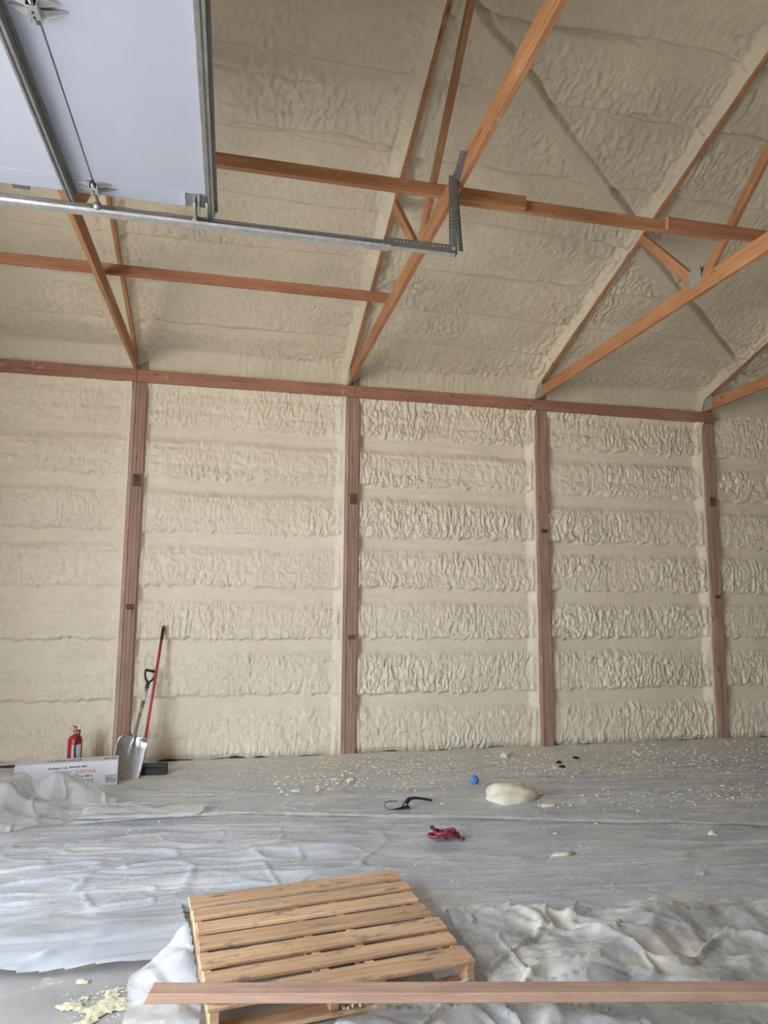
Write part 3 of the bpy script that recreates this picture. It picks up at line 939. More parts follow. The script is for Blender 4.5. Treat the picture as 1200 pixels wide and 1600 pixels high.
def main_sheet():
    xs = np.arange(-2.2, 9.6, 0.016)
    ys = np.concatenate([np.arange(-5.7, -4.3, 0.02), np.arange(-4.3, -1.2, 0.0135), np.arange(-1.2, 0.035, 0.02)])
    X, Y = np.meshgrid(xs, ys)
    w = 0.35 * vn(X * 0.8, Y * 1.2, 901)
    h = 0.004 + 0.003 * (1 + vn(X * 1.3, Y * 3, 902))
    # long creases running with the wall
    h += 0.006 * pl_ridge(vn(X * 0.5 + w, (Y + 0.22 * X) * 5.0, 903), 0.09)
    h += 0.004 * pl_ridge(vn(X * 0.9 + w, (Y + 0.15 * X) * 11.0, 904), 0.10)
    # livelier wrinkles in front and to the left
    m = sst(0.2, 1.6, -Y - 1.3) * (1 - 0.75 * sst(1.4, 3.2, X))
    h += m * 0.010 * pl_ridge(vn(X * 1.6 + 0.8 * w, Y * 3.4 - 0.6 * X, 905), 0.06)
    h += m * 0.009 * pl_ridge(vn(X * 2.6 + Y, Y * 5.4 + w, 906), 0.06)
    h += m * 0.75 * crumple(X, Y * 1.6, 25, 10, 0.020, 0.42)
    m2 = sst(2.0, 3.6, -Y)
    h += m2 * 0.009 * pl_ridge(vn(X * 1.1 + w, (Y + 0.1 * X) * 6, 908), 0.12)
    # gathered against the wall foot
    h += 0.025 * sst(-0.22, 0.03, Y) * (0.4 + 0.6 * np.abs(vn(X * 2.3, Y * 2, 909)))
    # ragged front edge on the left, ends under the other films
    edge = -5.66 + 0.03 * vn(X * 2, X * 0, 910) + 2.0 * (1 - sst(2.0, 2.25, X)) + 0.04 * vn(X * 3, X * 0, 911)
    keep = Y > edge
    # lies flat where things press on it
    under = sst(0.84, 0.94, X) * (1 - sst(2.34, 2.42, X)) * sst(-5.05, -4.95, Y) * (1 - sst(-3.60, -3.52, Y))
    under = np.maximum(under, sst(-0.95, -0.85, X) * (1 - sst(0.62, 0.72, X)) * sst(-0.98, -0.9, Y) * (1 - sst(-0.3, -0.2, Y)))
    h = h * (1 - under) + np.minimum(h, 0.010) * under
    return grid_mesh(np.stack([X, Y, h], -1), keep=keep)


sh = put('plastic_sheet', main_sheet(), MAT['sheet'])
tag(sh, 'wide dusty grey plastic sheet covering the concrete up to the wall', 'plastic sheet')
# pale folded seam along it
xs = np.linspace(-0.3, 6.2, 420)
us = np.linspace(0, 1, 8)
X, U = np.meshgrid(xs, us)
yc = np.where(X < 1.2, -1.905, -1.905 - 0.262 * (X - 1.2) + 0.0) + 0.012 * vn(X * 2.0, X * 0, 921)
wd = 0.085 + 0.015 * vn(X * 1.5, X * 0, 922)
h = 0.024 + 0.006 * np.sin(U * math.pi) + 0.004 * vn(X * 6, U * 3, 923)
put('folded_seam', grid_mesh(np.stack([X, yc + (U - 0.5) * wd, h], -1)), MAT['film_flap'], sh)


def film(name, label, xs, ys, hfun, mat, keepf=None):
    X, Y = np.meshgrid(xs, ys)
    h = hfun(X, Y)
    keep = keepf(X, Y) if keepf else None
    o = put(name, grid_mesh(np.stack([X, Y, h], -1), keep=keep), mat)
    return tag(o, label, 'plastic sheet')


def h_right(X, Y):
    back = -4.02 - 0.11 * (X - 2.4)
    r = sst(0.0, 0.10, back - Y)
    u, v = X * 0.8 + Y * 0.6, -X * 0.6 + Y * 0.8
    long_ = 0.026 * pl_ridge(vn(u * 1.3, v * 3.0, 34), 0.04) + 0.028 * pl_ridge(vn(u * 3.2 + v, v * 1.2, 38), 0.04) + 0.020 * pl_ridge(vn(X * 3.0, Y * 4.2 + X, 39), 0.035)
    tent = 0.07 * np.maximum(0, 1 - np.abs(v + 5.55 + 0.05 * vn(u * 2, u * 0, 37)) / 0.30) * sst(-0.9, -0.5, u) * (1 - sst(0.2, 0.6, u))
    h = 0.022 + (crumple(X, Y, 31, 8, 0.022, 0.26) + long_ + tent) * (0.5 + 0.5 * r) + 0.035 * r * (1 - sst(0.1, 0.3, back - Y)) * (0.4 + 0.6 * np.abs(vn(X * 2.3, X * 0, 33)))
    # pressed down where the loose board lies over it
    yb = -4.727 - 0.2004 * (X - 0.838)
    return np.minimum(h, 0.132 + 0.5 * np.maximum(0, np.abs(Y - yb) - 0.07))


film('plastic_sheet', 'crumpled dusty clear plastic sheet behind and below the loose board, beside the pallet', np.arange(1.45, 6.0, 0.0115), np.arange(-5.75, -3.80, 0.0115), h_right, MAT['film_right'],
     lambda X, Y: (Y < -3.97 - 0.115 * (X - 2.4) + 0.05 * vn(X * 3, X * 0, 35)) & ((X > 2.335 + 0.04 * (-Y - 4.6) + 0.02 * vn(Y * 4, Y * 0, 36)) | ((Y < -4.895 + 0.134 * (X - 1.105)) & (X > 1.62 - 0.35 * (Y + 5.0) + 0.05 * vn(Y * 5, Y * 0, 40)))))


def h_left(X, Y):
    u = (-3.56 - Y) / 0.66
    base = 0.030 + 0.042 * np.sin(np.clip(u, 0, 1) * math.pi) ** 0.6
    f = 0.012 * np.abs(vn(X * 0.9, (Y + 0.03 * X) * 12, 41)) + 0.016 * pl_ridge(vn(X * 1.4, (Y - 0.1 * X) * 7, 42), 0.16)
    return base * (0.7 + 0.3 * vn(X * 1.3, Y * 2, 43)) + f + 0.25 * crumple(X, Y, 44, 6, 0.02, 0.3)


film('plastic_sheet', 'glossy bluish plastic sheet folded flat beside the pallet, edge over bare concrete', np.arange(-2.0, 1.03, 0.0125), np.arange(-4.36, -3.50, 0.009), h_left, MAT['film_blue'],
     lambda X, Y: (Y < -3.585 + 0.04 * vn(X * 1.6, X * 0, 45)) & (Y > -4.20 - 0.06 * (X - 0.2) + 0.012 * vn(X * 2, X * 0, 46)) & (X < 0.935 - 0.14 * (Y + 3.756)))


def h_drape(X, Y):
    t = sst(0.72, 1.02, X + 0.14 * (Y + 4.4))
    f = 1 - sst(4.28, 4.72, -Y) * 0.75
    return 0.012 + 0.115 * t * f + 0.030 * np.abs(vn(X * 7 + Y * 4, Y * 2.2, 51)) * (0.3 + t) + 0.35 * crumple(X, Y, 52, 6, 0.03, 0.22)


film('plastic_sheet', 'milky plastic sheet bunched against the pallet under the loose board end', np.arange(0.62, 1.06, 0.010), np.arange(-4.95, -4.02, 0.010), h_drape, MAT['film_clear'],
     lambda X, Y: (X > 0.735 + 0.05 * (-Y - 4.3) + 0.02 * vn(Y * 5, Y * 0, 53)) & (Y < -4.08 - 0.85 * np.maximum(0, 1.02 - X)) & (X < 0.965 - 0.14 * (Y + 4.0)))


def h_pile(X, Y):
    d1 = np.exp(-(((X + 0.25) / 0.34) ** 2 + ((Y + 1.28) / 0.24) ** 2))
    d2 = np.exp(-(((X + 0.75) / 0.40) ** 2 + ((Y + 1.40) / 0.34) ** 2))
    d3 = np.exp(-(((X + 0.02) / 0.16) ** 2 + ((Y + 1.25) / 0.2) ** 2))
    e = np.maximum(np.maximum(0.25 * d1, 0.27 * d2), 0.10 * d3)
    h = 0.022 + 0.56 * e + crumple(X, Y, 62, 7, 0.05, 0.22) * (0.35 + 6.5 * e) + 0.03 * pl_ridge(vn(X * 3 + Y * 2, Y * 3 - X, 64), 0.06)
    cap = 0.275 - 0.17 * sst(-0.30, 0.12, X)
    return np.where(h > 0.75 * cap, 0.75 * cap + 0.25 * cap * np.tanh((h - 0.75 * cap) / (0.25 * cap)), h)


film('plastic_sheet', 'crumpled heap of clear plastic sheet in front of the white carton', np.arange(-1.6, 0.30, 0.011), np.arange(-2.15, -0.93, 0.011), h_pile, MAT['film_clear'],
     lambda X, Y: (((X + 0.6) / 0.82) ** 2 + ((Y + 1.50) / 0.60) ** 2 < 1.0 + 0.15 * vn(X * 4, Y * 4, 63)))


def h_tail(X, Y):
    u = np.clip((Y + 1.985) / 0.06, 0, 1)
    return 0.020 + 0.026 * np.sqrt(u) + 0.5 * crumple(X, Y, 72, 7, 0.022, 0.2) * u


film('plastic_sheet', 'flat folded flap of clear plastic sheet stretching from the heap', np.arange(0.02, 1.0, 0.010), np.arange(-1.985, -1.50, 0.010), h_tail, MAT['film_flap'],
     lambda X, Y: (Y > -1.975 + 0.02 * sst(0.8, 0.1, X)) & (Y < -1.56 - 0.30 * np.maximum(0, X - 0.45)) & (X < 0.955 + 0.25 * (Y + 1.9) + 0.02 * vn(Y * 9, Y * 0, 74)))

# ------------------------------------------------------------------ pallet
ang = math.atan2(0.147, 1.185)
pc = Vector((1.620, -4.232, 0))
pal = empty('pallet', pc, ang)
tag(pal, 'worn wooden shipping pallet lying in front on the plastic', 'pallet')
PM = pal.matrix_basis.copy()
PW, PD, PT = 1.19, 1.10, 0.14
rs = random.Random(3)
widths = [0.132, 0.098, 0.104, 0.122, 0.114, 0.100, 0.134]
gap = (PD - sum(widths)) / 6
y = PD / 2
for k, w in enumerate(widths):
    y0 = y - w
    bm = bmesh.new()
    e0, e1 = rs.uniform(-0.016, 0.010), rs.uniform(-0.010, 0.016)
    v8 = box_bm(bm, (-PW / 2 + e0, y0, PT - 0.019), (PW / 2 + e1, y, PT))
    for v in v8:
        v.co.y += rs.uniform(-0.004, 0.004)
        v.co.z += rs.uniform(-0.001, 0.0015)
    put('deck_board', bm_mesh(bm, bevel=0.0035), MAT['wood_pallet'], pal, PM)
    y = y0 - gap
SX = [-PW / 2 + 0.022, -PW / 2 + PW * 0.44, -PW / 2 + PW * 0.62, PW / 2 - 0.024]
for x in SX:
    bm = bmesh.new()
    box_bm(bm, (x - 0.020, -PD / 2 + 0.01, 0.031), (x + 0.020, PD / 2 - 0.005, PT - 0.0195))
    put('stringer', bm_mesh(bm, bevel=0.003), MAT['wood_pallet'], pal, PM)
for yb in (-PD / 2, -0.07, PD / 2 - 0.11):
    bm = bmesh.new()
    box_bm(bm, (-PW / 2 + 0.004, yb, 0.012), (PW / 2 - 0.004, yb + 0.11, 0.030))
    put('bottom_board', bm_mesh(bm, bevel=0.003), MAT['wood_pallet'], pal, PM)

# ------------------------------------------------------------------ loose board across the pallet corner
zbd = PT + 0.002
o = board('loose_board', (0.838, -4.727, zbd), (4.50, -5.461, zbd), 0.089, 0.040, MAT['wood_loose'], bevel=0.005, cut0=0.02)
tag(o, 'long loose pinkish board lying across the front pallet corner', 'board')
bm = bmesh.new()
box_bm(bm, (4.20, -5.53, 0.0), (4.34, -5.30, 0.070))
box_bm(bm, (4.20, -5.53, 0.071), (4.34, -5.30, zbd - 0.001))
o = put('support_block', bm_mesh(bm, bevel=0.003), MAT['wood_pallet'])
tag(o, 'two stacked wood offcuts under the far end of the loose board', 'wood block')

# ------------------------------------------------------------------ carton
BX0, BY0 = 0.135, -0.80
ba = math.radians(5.5)
L, DP, HT = 0.88, 0.19, 0.225
BM = Matrix.Translation((BX0, BY0, 0.012)) @ Matrix.Rotation(ba, 4, 'Z')
crt = empty('carton', (BX0, BY0, 0.012), ba)
tag(crt, 'long white carton with red lettering behind the heap of plastic', 'carton')
bm = bmesh.new()
box_bm(bm, (-L, 0, 0), (0, DP, HT))
put('body', bm_mesh(bm, bevel=0.004), MAT['card'], crt, BM)
bm = bmesh.new()
box_bm(bm, (-0.001, 0.004, 0.003), (0.0015, DP - 0.004, HT - 0.003))
put('end_flap', bm_mesh(bm), MAT['card_edge'], crt, BM)


def text(s, size, mat, parent, M, name):
    cu = bpy.data.curves.new(name, 'FONT')
    cu.body = s
    cu.size = size
    cu.extrude = 0.0003
    cu.align_x = 'CENTER'
    ob = bpy.data.objects.new(name, cu)
    COL.objects.link(ob)
    bpy.context.view_layer.update()
    me = bpy.data.meshes.new_from_object(ob.evaluated_get(bpy.context.evaluated_depsgraph_get()))
    bpy.data.objects.remove(ob)
    return put(name, me, mat, parent, M)


FM = BM @ Matrix.Translation((-0.36, -0.0012, 0.125)) @ Matrix.Rotation(math.pi / 2, 4, 'X')
text('PLASTIC SHEETING', 0.040, MAT['ink_red'], crt, FM, 'lettering')


def marks(name, x, z, wid, hgt, face, seed):
    """a short line of print too small to read"""
    r = random.Random(seed)
    bm = bmesh.new()
    u = 0.0
    while u < wid:
        w = r.uniform(0.006, 0.016)
        hh = hgt * r.uniform(0.7, 1.0)
        if face == 'front': box_bm(bm, (x + u, -0.0009, z), (x + u + w, 0.0, z + hh))
        else: box_bm(bm, (x + u, z, HT), (x + u + w, z + hh, HT + 0.0009))
        u += w + r.choice((0.004, 0.004, 0.014))
    put(name, bm_mesh(bm), MAT['ink_dark'], crt, BM)


marks('print_line', -0.60, 0.172, 0.15, 0.016, 'front', 1)
marks('print_line', -0.42, 0.177, 0.14, 0.016, 'front', 2)
marks('print_line', -0.36, 0.088, 0.13, 0.020, 'front', 3)
marks('print_line', -0.32, 0.055, 0.11, 0.014, 'front', 4)
marks('print_line', -0.62, 0.07, 0.30, 0.05, 'top', 5)
marks('print_line', -0.13, 0.06, 0.10, 0.05, 'top', 6)
bm = bmesh.new()
for lo, hi in (((-0.105, 0.022), (-0.015, 0.027)), ((-0.105, 0.085), (-0.015, 0.090)), ((-0.105, 0.022), (-0.100, 0.090)), ((-0.020, 0.022), (-0.015, 0.090)),
               ((-0.092, 0.034), (-0.082, 0.078)), ((-0.076, 0.034), (-0.070, 0.078)), ((-0.062, 0.034), (-0.052, 0.078)), ((-0.044, 0.034), (-0.038, 0.078)), ((-0.033, 0.034), (-0.026, 0.060))):
    box_bm(bm, (lo[0], -0.0009, lo[1]), (hi[0], 0, hi[1]))
put('printed_mark', bm_mesh(bm), MAT['ink_dark'], crt, BM)

# ------------------------------------------------------------------ fire extinguisher
EX, EY = -0.342, -0.36
ext = empty('fire_extinguisher', (EX, EY, 0.012))
tag(ext, 'red fire extinguisher standing behind the white carton', 'fire extinguisher')
EM = Matrix.Translation((EX, EY, 0.012)) @ Matrix.Diagonal((0.87, 0.87, 0.93, 1))
V, Fc = lathe([(0.068, 0), (0.076, 0.006), (0.077, 0.03), (0.077, 0.355), (0.074, 0.375), (0.062, 0.398), (0.042, 0.413), (0.026, 0.420), (0.022, 0.432)], 32)
put('cylinder', mesh_from(V, Fc, True), MAT['red'], ext, EM)
V, Fc = lathe([(0.020, 0.430), (0.024, 0.434), (0.024, 0.448), (0.017, 0.452), (0.017, 0.475), (0.013, 0.480)], 16)
put('valve', mesh_from(V, Fc, True), MAT['steel'], ext, EM)
bm = bmesh.new()
vv = box_bm(bm, (-0.012, -0.10, 0.470), (0.012, 0.03, 0.476))
for v in vv:
    if v.co.y < -0.05: v.co.z -= 0.012
put('carry_handle', bm_mesh(bm, bevel=0.002), MAT['red_handle'], ext, EM)
bm = bmesh.new()
vv = box_bm(bm, (-0.013, -0.11, 0.505), (0.013, 0.025, 0.513))
for v in vv:
    if v.co.y < -0.05: v.co.z += 0.018
    else: v.co.z -= 0.022
put('squeeze_lever', bm_mesh(bm, bevel=0.002), MAT['red_handle'], ext, EM)
V, Fc = tube([(0, -0.018, 0.456), (0, -0.030, 0.456)], 0.017, 16)
put('gauge', mesh_from(V, Fc), MAT['paper'], ext, EM)
hp = [(0.012, -0.01, 0.462), (0.05, -0.03, 0.462), (0.052, -0.066, 0.43), (0.022, -0.083, 0.37), (0.014, -0.086, 0.28), (0.020, -0.086, 0.20), (0.034, -0.083, 0.12)]
V, Fc = tube(hp, [0.009] * 6 + [0.012], 10)
put('hose', mesh_from(V, Fc, True), MAT['black'], ext, EM)
# curved paper label
V, Fc = [], []
for k in range(9):
    th = math.radians(-105 + k * 10)
    for z in (0.165, 0.325):
        V.append((0.0785 * math.cos(th), 0.0785 * math.sin(th), z))
for k in range(8):
    Fc.append((2 * k, 2 * k + 2, 2 * k + 3, 2 * k + 1))
put('label_sticker', mesh_from(V, Fc, True), MAT['paper'], ext, EM)

# ------------------------------------------------------------------ shovel
sv = empty('scoop_shovel', (0.17, -0.66, 0.012))
tag(sv, 'aluminium scoop shovel with black grip leaning at the wall post', 'shovel')
b0, b1 = Vector((0.165, -0.595, 0.022)), Vector((0.315, -0.055, 0.985))
ax = (b1 - b0).normalized()
side = Vector((1, 0, 0)) - ax * ax.x
side = (side.normalized() * math.cos(0.22) + ax.cross(side.normalized()) * math.sin(0.22)).normalized()
nrm = side.cross(ax)
if nrm.y > 0: nrm = -nrm
nu, nvv = 25, 25
Pb = np.zeros((nvv, nu, 3))
BL, BW = 0.40, 0.29
for j in range(nvv):
    t = j / (nvv - 1)
    for i in range(nu):
        u = i / (nu - 1) * 2 - 1
        wdt = BW / 2 * (1.0 if t < 0.82 else 1 - 0.9 * ((t - 0.82) / 0.18) ** 2.2 * 0.35)
        dish = 0.040 * (abs(u) ** 2.4) * (0.35 + 0.65 * t) + 0.035 * max(0, (t - 0.78) / 0.22) ** 1.6 * (1 - 0.85 * math.exp(-(u / 0.16) ** 2))
        rib = 0.016 * math.exp(-(u / 0.10) ** 2) * max(0, (t - 0.45) / 0.55)
        rib += 0.006 * math.exp(-((abs(u) - 0.42) / 0.07) ** 2) * max(0, (t - 0.55) / 0.45)
        top = 0.035 * math.cos(u * math.pi * 1.0) * max(0, (t - 0.9) / 0.1)
        p = b0 + ax * (t * BL + top * 0.4 - 0.0) + side * (u * wdt) + nrm * (dish + rib - 0.01)
        Pb[j, i] = p
bl = grid_mesh(Pb)
ob = put('blade', bl, MAT['alu'], sv)
mod = ob.modifiers.new('thickness', 'SOLIDIFY')
mod.thickness = 0.003
def on(t): return b0 + ax * t
Ls = (b1 - b0).length
tube_obj('ferrule', [on(BL - 0.10) + nrm * 0.006, on(BL - 0.02) + nrm * 0.016, on(BL + 0.05) + nrm * 0.012, on(BL + 0.12), on(BL + 0.24)], [0.010, 0.017, 0.019, 0.018, 0.0185], MAT['alu'], sv, 14)
Mh, Lh = frame(on(BL + 0.22), on(Ls - 0.17), (0, -1, 0))
V, Fc = tube([(0, 0, 0), (Lh, 0, 0)], 0.0165, 14)
put('shaft', mesh_from(V, Fc, True), MAT['shaft'], sv, Mh)
tube_obj('shaft_sleeve', [on(Ls - 0.42), on(Ls - 0.345)], 0.0185, plain('olive_tape', (0.22, 0.19, 0.09), 0.6), sv, 14)
tube_obj('shaft_sleeve', [on(Ls - 0.335), on(Ls - 0.235)], 0.0182, MAT['paper'], sv, 14)
# D grip
dg = on(Ls - 0.13)
tube_obj('grip_socket', [on(Ls - 0.20), on(Ls - 0.15), dg], [0.021, 0.021, 0.017], MAT['black'], sv, 12)
for sgn in (-1, 1):
    tube_obj('grip_arm', [dg - ax * 0.01, dg + ax * 0.03 + side * 0.035 * sgn, dg + ax * 0.075 + side * 0.052 * sgn, dg + ax * 0.125 + side * 0.055 * sgn], [0.014, 0.012, 0.010, 0.011], MAT['black'], sv, 10)
tube_obj('grip_bar', [dg + ax * 0.125 - side * 0.062, dg + ax * 0.125 + side * 0.062], 0.0145, MAT['black'], sv, 12)

# ------------------------------------------------------------------ push broom
br = empty('push_broom', (0.33, -0.42, 0.012))
tag(br, 'push broom with red handle and black head leaning behind the shovel', 'broom')
h0, h1 = Vector((0.300, -0.415, 0.095)), Vector((0.415, 0.018, 1.455))
hx = (h1 - h0).normalized()
Lb = (h1 - h0).length
tube_obj('handle', [h0, h0 + hx * (Lb - 0.012)], 0.0145, MAT['red_handle'], br, 12)
tube_obj('handle_grip', [h0 + hx * (Lb - 0.155), h0 + hx * (Lb - 0.03)], 0.0172, MAT['black'], br, 12)
tube_obj('handle_cap', [h0 + hx * (Lb - 0.03), h0 + hx * Lb], [0.0172, 0.0165], MAT['red_handle'], br, 12)
HM = Matrix.Translation((0.33, -0.44, 0.014)) @ Matrix.Rotation(math.radians(-3), 4, 'Z')
bm = bmesh.new()
box_bm(bm, (-0.23, -0.035, 0.060), (0.23, 0.035, 0.098))
put('head_block', bm_mesh(bm, bevel=0.010, seg=2), MAT['black'], br, HM)
bm = bmesh.new()
vv = box_bm(bm, (-0.225, -0.034, 0.0), (0.225, 0.034, 0.060))
for v in vv:
    if v.co.z < 0.03: v.co.x *= 1.02; v.co.y *= 1.35
put('bristle_pad', bm_mesh(bm, bevel=0.002), MAT['bristle'], br, HM)
tube_obj('handle_socket', [h0 - hx * 0.012, h0 + hx * 0.055], [0.022, 0.018], MAT['black'], br, 12)

# ------------------------------------------------------------------ small things on the sheet
def blob(name, c, r, mat, seed, sub=3, rough=0.25, flat=0.02):
    bm = bmesh.new()
    bmesh.ops.create_icosphere(bm, subdivisions=sub, radius=1.0)
    co = np.array([v.co[:] for v in bm.verts])
    nn = fbm(co[:, 0] * 1.9 + seed, co[:, 1] * 1.9 + co[:, 2] * 1.3, seed, 3)
    for v, k in zip(bm.verts, nn):
        v.co *= 1 + rough * k
        v.co = Vector((v.co.x * r[0], v.co.y * r[1], max(v.co.z, -0.12) * r[2]))
    me = bm_mesh(bm, smooth=True)
    return put(name, me, mat, None, Matrix.Translation(c))


o = blob('foam_mound', (3.605, -1.93, 0.022), (0.235, 0.17, 0.125), MAT['foam_scrap'], 5, 4, 0.16)
tag(o, 'cream dome of hardened foam lying on the plastic near the wall', 'foam lump', 'foam scraps on the floor')
# coil of maroon hose
red = empty('hose_coil', (2.71, -2.84, 0.012))
tag(red, 'small maroon hose coiled in a bundle on the plastic', 'hose')
pts = []
for k in range(70):
    t = k / 69
    a = t * 2 * math.pi * 3.3
    r_ = 0.050 + 0.012 * math.sin(a * 0.7)
    pts.append((2.70 - 0.04 + 0.10 * t + r_ * 1.25 * math.cos(a), -2.845 + r_ * math.sin(a) * 0.9, 0.034 + 0.048 * math.sin(t * math.pi) + 0.006 * math.sin(3 * a)))
tube_obj('coil', pts, 0.0135, MAT['maroon'], red, 8)
tube_obj('tail', [(2.76, -2.83, 0.05), (2.80, -2.85, 0.040), (2.83, -2.86, 0.032), (2.845, -2.885, 0.030)], 0.0135, MAT['maroon'], red, 8)
tube_obj('fitting', [(2.645, -2.82, 0.085), (2.635, -2.80, 0.098), (2.625, -2.79, 0.10)], 0.014, MAT['black'], red, 8)
# black lever tool with a thin wire loop
tl = empty('lever_tool', (2.66, -2.02, 0.012))
tag(tl, 'black lever tool with a thin wire loop lying on the plastic', 'tool')
lev = [(2.600, -2.045, 0.030), (2.628, -2.03, 0.050), (2.660, -2.015, 0.082), (2.70, -2.01, 0.088), (2.76, -2.01, 0.082), (2.83, -2.01, 0.068), (2.865, -2.01, 0.058)]
tube_obj('lever', lev, [0.016, 0.020, 0.019, 0.0125, 0.0115, 0.011, 0.010], MAT['black'], tl, 8)
bm = bmesh.new()
box_bm(bm, (2.598, -2.085, 0.024), (2.655, -2.035, 0.040))
put('jaw', bm_mesh(bm, bevel=0.004), MAT['black'], tl)
tube_obj('jaw_pin', [(2.615, -2.065, 0.050), (2.625, -2.065, 0.058)], 0.010, MAT['steel'], tl, 8)
tube_obj('wedge', [(2.60, -2.06, 0.028), (2.52, -2.085, 0.028), (2.49, -2.09, 0.026)], [0.012, 0.007, 0.004], MAT['black'], tl, 6)
loop = [(2.49, -2.09, 0.026), (2.455, -2.07, 0.030), (2.445, -2.02, 0.040), (2.462, -1.97, 0.052), (2.51, -1.94, 0.054), (2.57, -1.945, 0.050)]
tube_obj('wire_loop', loop, 0.0035, MAT['black'], tl, 6)
# blue cap
bc = empty('blue_fitting', (3.478, -1.385, 0.02))
tag(bc, 'small blue plastic fitting lying on the dusty sheet', 'fitting')
bmx = Matrix.Translation((3.478, -1.385, 0.045)) @ Matrix.Rotation(1.2, 4, 'X') @ Matrix.Rotation(0.5, 4, 'Y')
V, Fc = lathe([(0.040, -0.022), (0.042, -0.018), (0.042, 0.012), (0.036, 0.020), (0.020, 0.022), (0.018, 0.034), (0.010, 0.036)], 16)
put('shell', mesh_from(V, Fc, True), MAT['blue'], bc, bmx)
V, Fc = lathe([(0.030, -0.024), (0.030, -0.021)], 14)
put('rim_insert', mesh_from(V, Fc), MAT['black'], bc, bmx)

# dark chips near the third post
for k, (c, lab) in enumerate((((4.955, -0.615, 0.018), 'dark chip closest to the foot of the third post'), ((4.66, -0.80, 0.018), 'middle dark chip of the three near the third post'), ((4.61, -0.97, 0.018), 'dark chip farthest out from the third post'))):
    o = blob('rubber_chip', c, (0.035, 0.03, 0.018), MAT['black'], 60 + k, 2, 0.5)
    tag(o, lab, 'chip', 'dark chips by the third post')
# larger foam scraps
SCR = [((2.18, -1.02, 0.016), (0.05, 0.018, 0.02), 'pale foam curl on the sheet straight out from the second post'),
       ((4.19, -0.42, 0.016), (0.05, 0.045, 0.05), 'round foam nugget at the wall foot before the third post'),
       ((3.45, -3.27, 0.016), (0.09, 0.035, 0.022), 'flat foam scrap on the sheet beyond the pallet'),
       ((4.77, -3.10, 0.016), (0.035, 0.03, 0.022), 'lone foam nugget on the open sheet far to the right'),
       ((3.85, -2.20, 0.016), (0.07, 0.035, 0.02), 'foam scrap lying just right of the foam dome'),
       ((2.32, -1.08, 0.016), (0.05, 0.02, 0.025), 'foam curl beside another, nearer the lever tool')]
for k, (c, r, lab) in enumerate(SCR):
    o = blob('foam_scrap', c, r, MAT['foam_scrap'], 80 + k, 2, 0.5)
    tag(o, lab, 'foam scrap', 'foam scraps on the floor')

# countless crumbs
rg = np.random.RandomState(11)
base = np.array([(1, 0, 0), (-1, 0, 0), (0, 1, 0), (0, -1, 0), (0, 0, 1), (0, 0, -0.6)], float)
tri = [(0, 2, 4), (2, 1, 4), (1, 3, 4), (3, 0, 4), (2, 0, 5), (1, 2, 5), (3, 1, 5), (0, 3, 5)]
VV, FF = [], []


def crumbs(n, fx, fy, s0, s1):
    for k in range(n):
        x, y = fx(), fy()
        if (0.98 < x < 2.34 and -4.86 < y < -3.58): continue
        s = s0 * (s1 / s0) ** (rg.uniform() ** 2.2)
        a = rg.uniform(0, 6.28)
        q = base * np.array([s * rg.uniform(0.8, 2.0), s * rg.uniform(0.6, 1.1), s * rg.uniform(0.35, 0.8)]) * rg.uniform(0.7, 1.3, (6, 1))
        c, sn = math.cos(a), math.sin(a)
        q = np.stack([q[:, 0] * c - q[:, 1] * sn, q[:, 0] * sn + q[:, 1] * c, q[:, 2]], 1) + [x, y, 0.014 + 0.3 * s]
        o_ = len(VV)
        VV.extend(map(tuple, q))
        FF.extend([(i + o_, j + o_, l + o_) for i, j, l in tri])


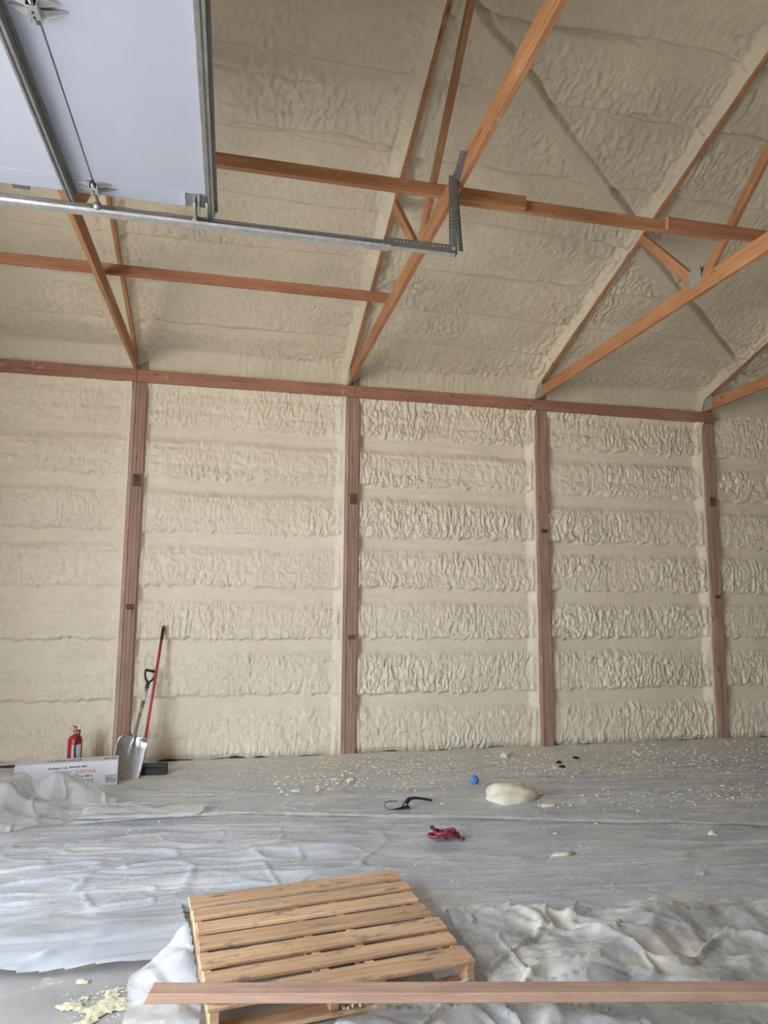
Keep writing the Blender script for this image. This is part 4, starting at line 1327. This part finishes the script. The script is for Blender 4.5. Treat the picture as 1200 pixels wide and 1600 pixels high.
crumbs(2600, lambda: 0.6 + 8.0 * rg.uniform(), lambda: -0.06 - 1.5 * rg.uniform() ** 1.3, 0.003, 0.016)
crumbs(1700, lambda: 2.6 + 5.6 * rg.uniform(), lambda: -0.15 - 1.2 * rg.uniform(), 0.004, 0.020)
crumbs(800, lambda: 3.6 + 3.8 * rg.uniform(), lambda: rg.normal(-2.15, 0.17), 0.004, 0.018)
crumbs(700, lambda: -1.5 + 8.0 * rg.uniform(), lambda: -1.4 - 2.6 * rg.uniform(), 0.003, 0.014)
crumbs(220, lambda: 1.6 + 0.9 * rg.uniform(), lambda: -0.8 - 0.6 * rg.uniform(), 0.005, 0.022)
crumbs(120, lambda: 0.45 + 0.35 * rg.uniform(), lambda: -4.35 - 0.3 * rg.uniform(), 0.002, 0.006)
crumbs(500, lambda: 3.0 + 0.55 * rg.normal(), lambda: -0.55 + 0.25 * rg.normal(), 0.004, 0.018)
cr = put('foam_crumbs', mesh_from(VV, FF), MAT['crumb'])
tag(cr, 'cream foam crumbs scattered over the plastic sheeting', 'foam crumbs', kind='stuff')
# crumbs lying inside the pallet
VV, FF = [], []
for k in range(140):
    x, y = rg.uniform(-0.05, 0.14), rg.uniform(-0.54, -0.42)
    p = PM @ Vector((x, y, 0.032))
    s = rg.uniform(0.003, 0.010)
    q = base * s * rg.uniform(0.6, 1.4, (6, 1)) + [p.x, p.y, p.z + 0.3 * s]
    o_ = len(VV)
    VV.extend(map(tuple, q))
    FF.extend([(i + o_, j + o_, l + o_) for i, j, l in tri])
o = put('foam_crumbs', mesh_from(VV, FF), MAT['foam_scrap'])
tag(o, 'cream foam crumbs spilled inside the front of the pallet', 'foam crumbs', kind='stuff')

# loose drifts of foam dust on the bare concrete and on the films
def drift(label, x0, x1, y0, y1, seed, thr, z, sx=6.0, sy=9.0):
    xs, ys = np.arange(x0, x1, 0.007), np.arange(y0, y1, 0.007)
    X, Y = np.meshgrid(xs, ys)
    n_ = fbm(X * sx, Y * sy, seed, 4) - 1.3 * (((X - (x0 + x1) / 2) / (x1 - x0) * 2) ** 2 + ((Y - (y0 + y1) / 2) / (y1 - y0) * 2) ** 2) ** 1.5 * 0.7
    k_ = n_ > thr
    h_ = z + 0.010 * np.clip(n_ - thr, 0, 0.6) + 0.003 * vn(X * 60, Y * 60, seed + 3) * (n_ > thr + 0.05)
    o_ = put('foam_dust', grid_mesh(np.stack([X, Y, h_], -1), keep=k_), MAT['dust'])
    tag(o_, label, 'foam dust', kind='stuff')


drift('yellow foam dust drift on bare concrete by the pallet', 0.36, 0.84, -4.78, -4.24, 701, -0.15, 0.003)
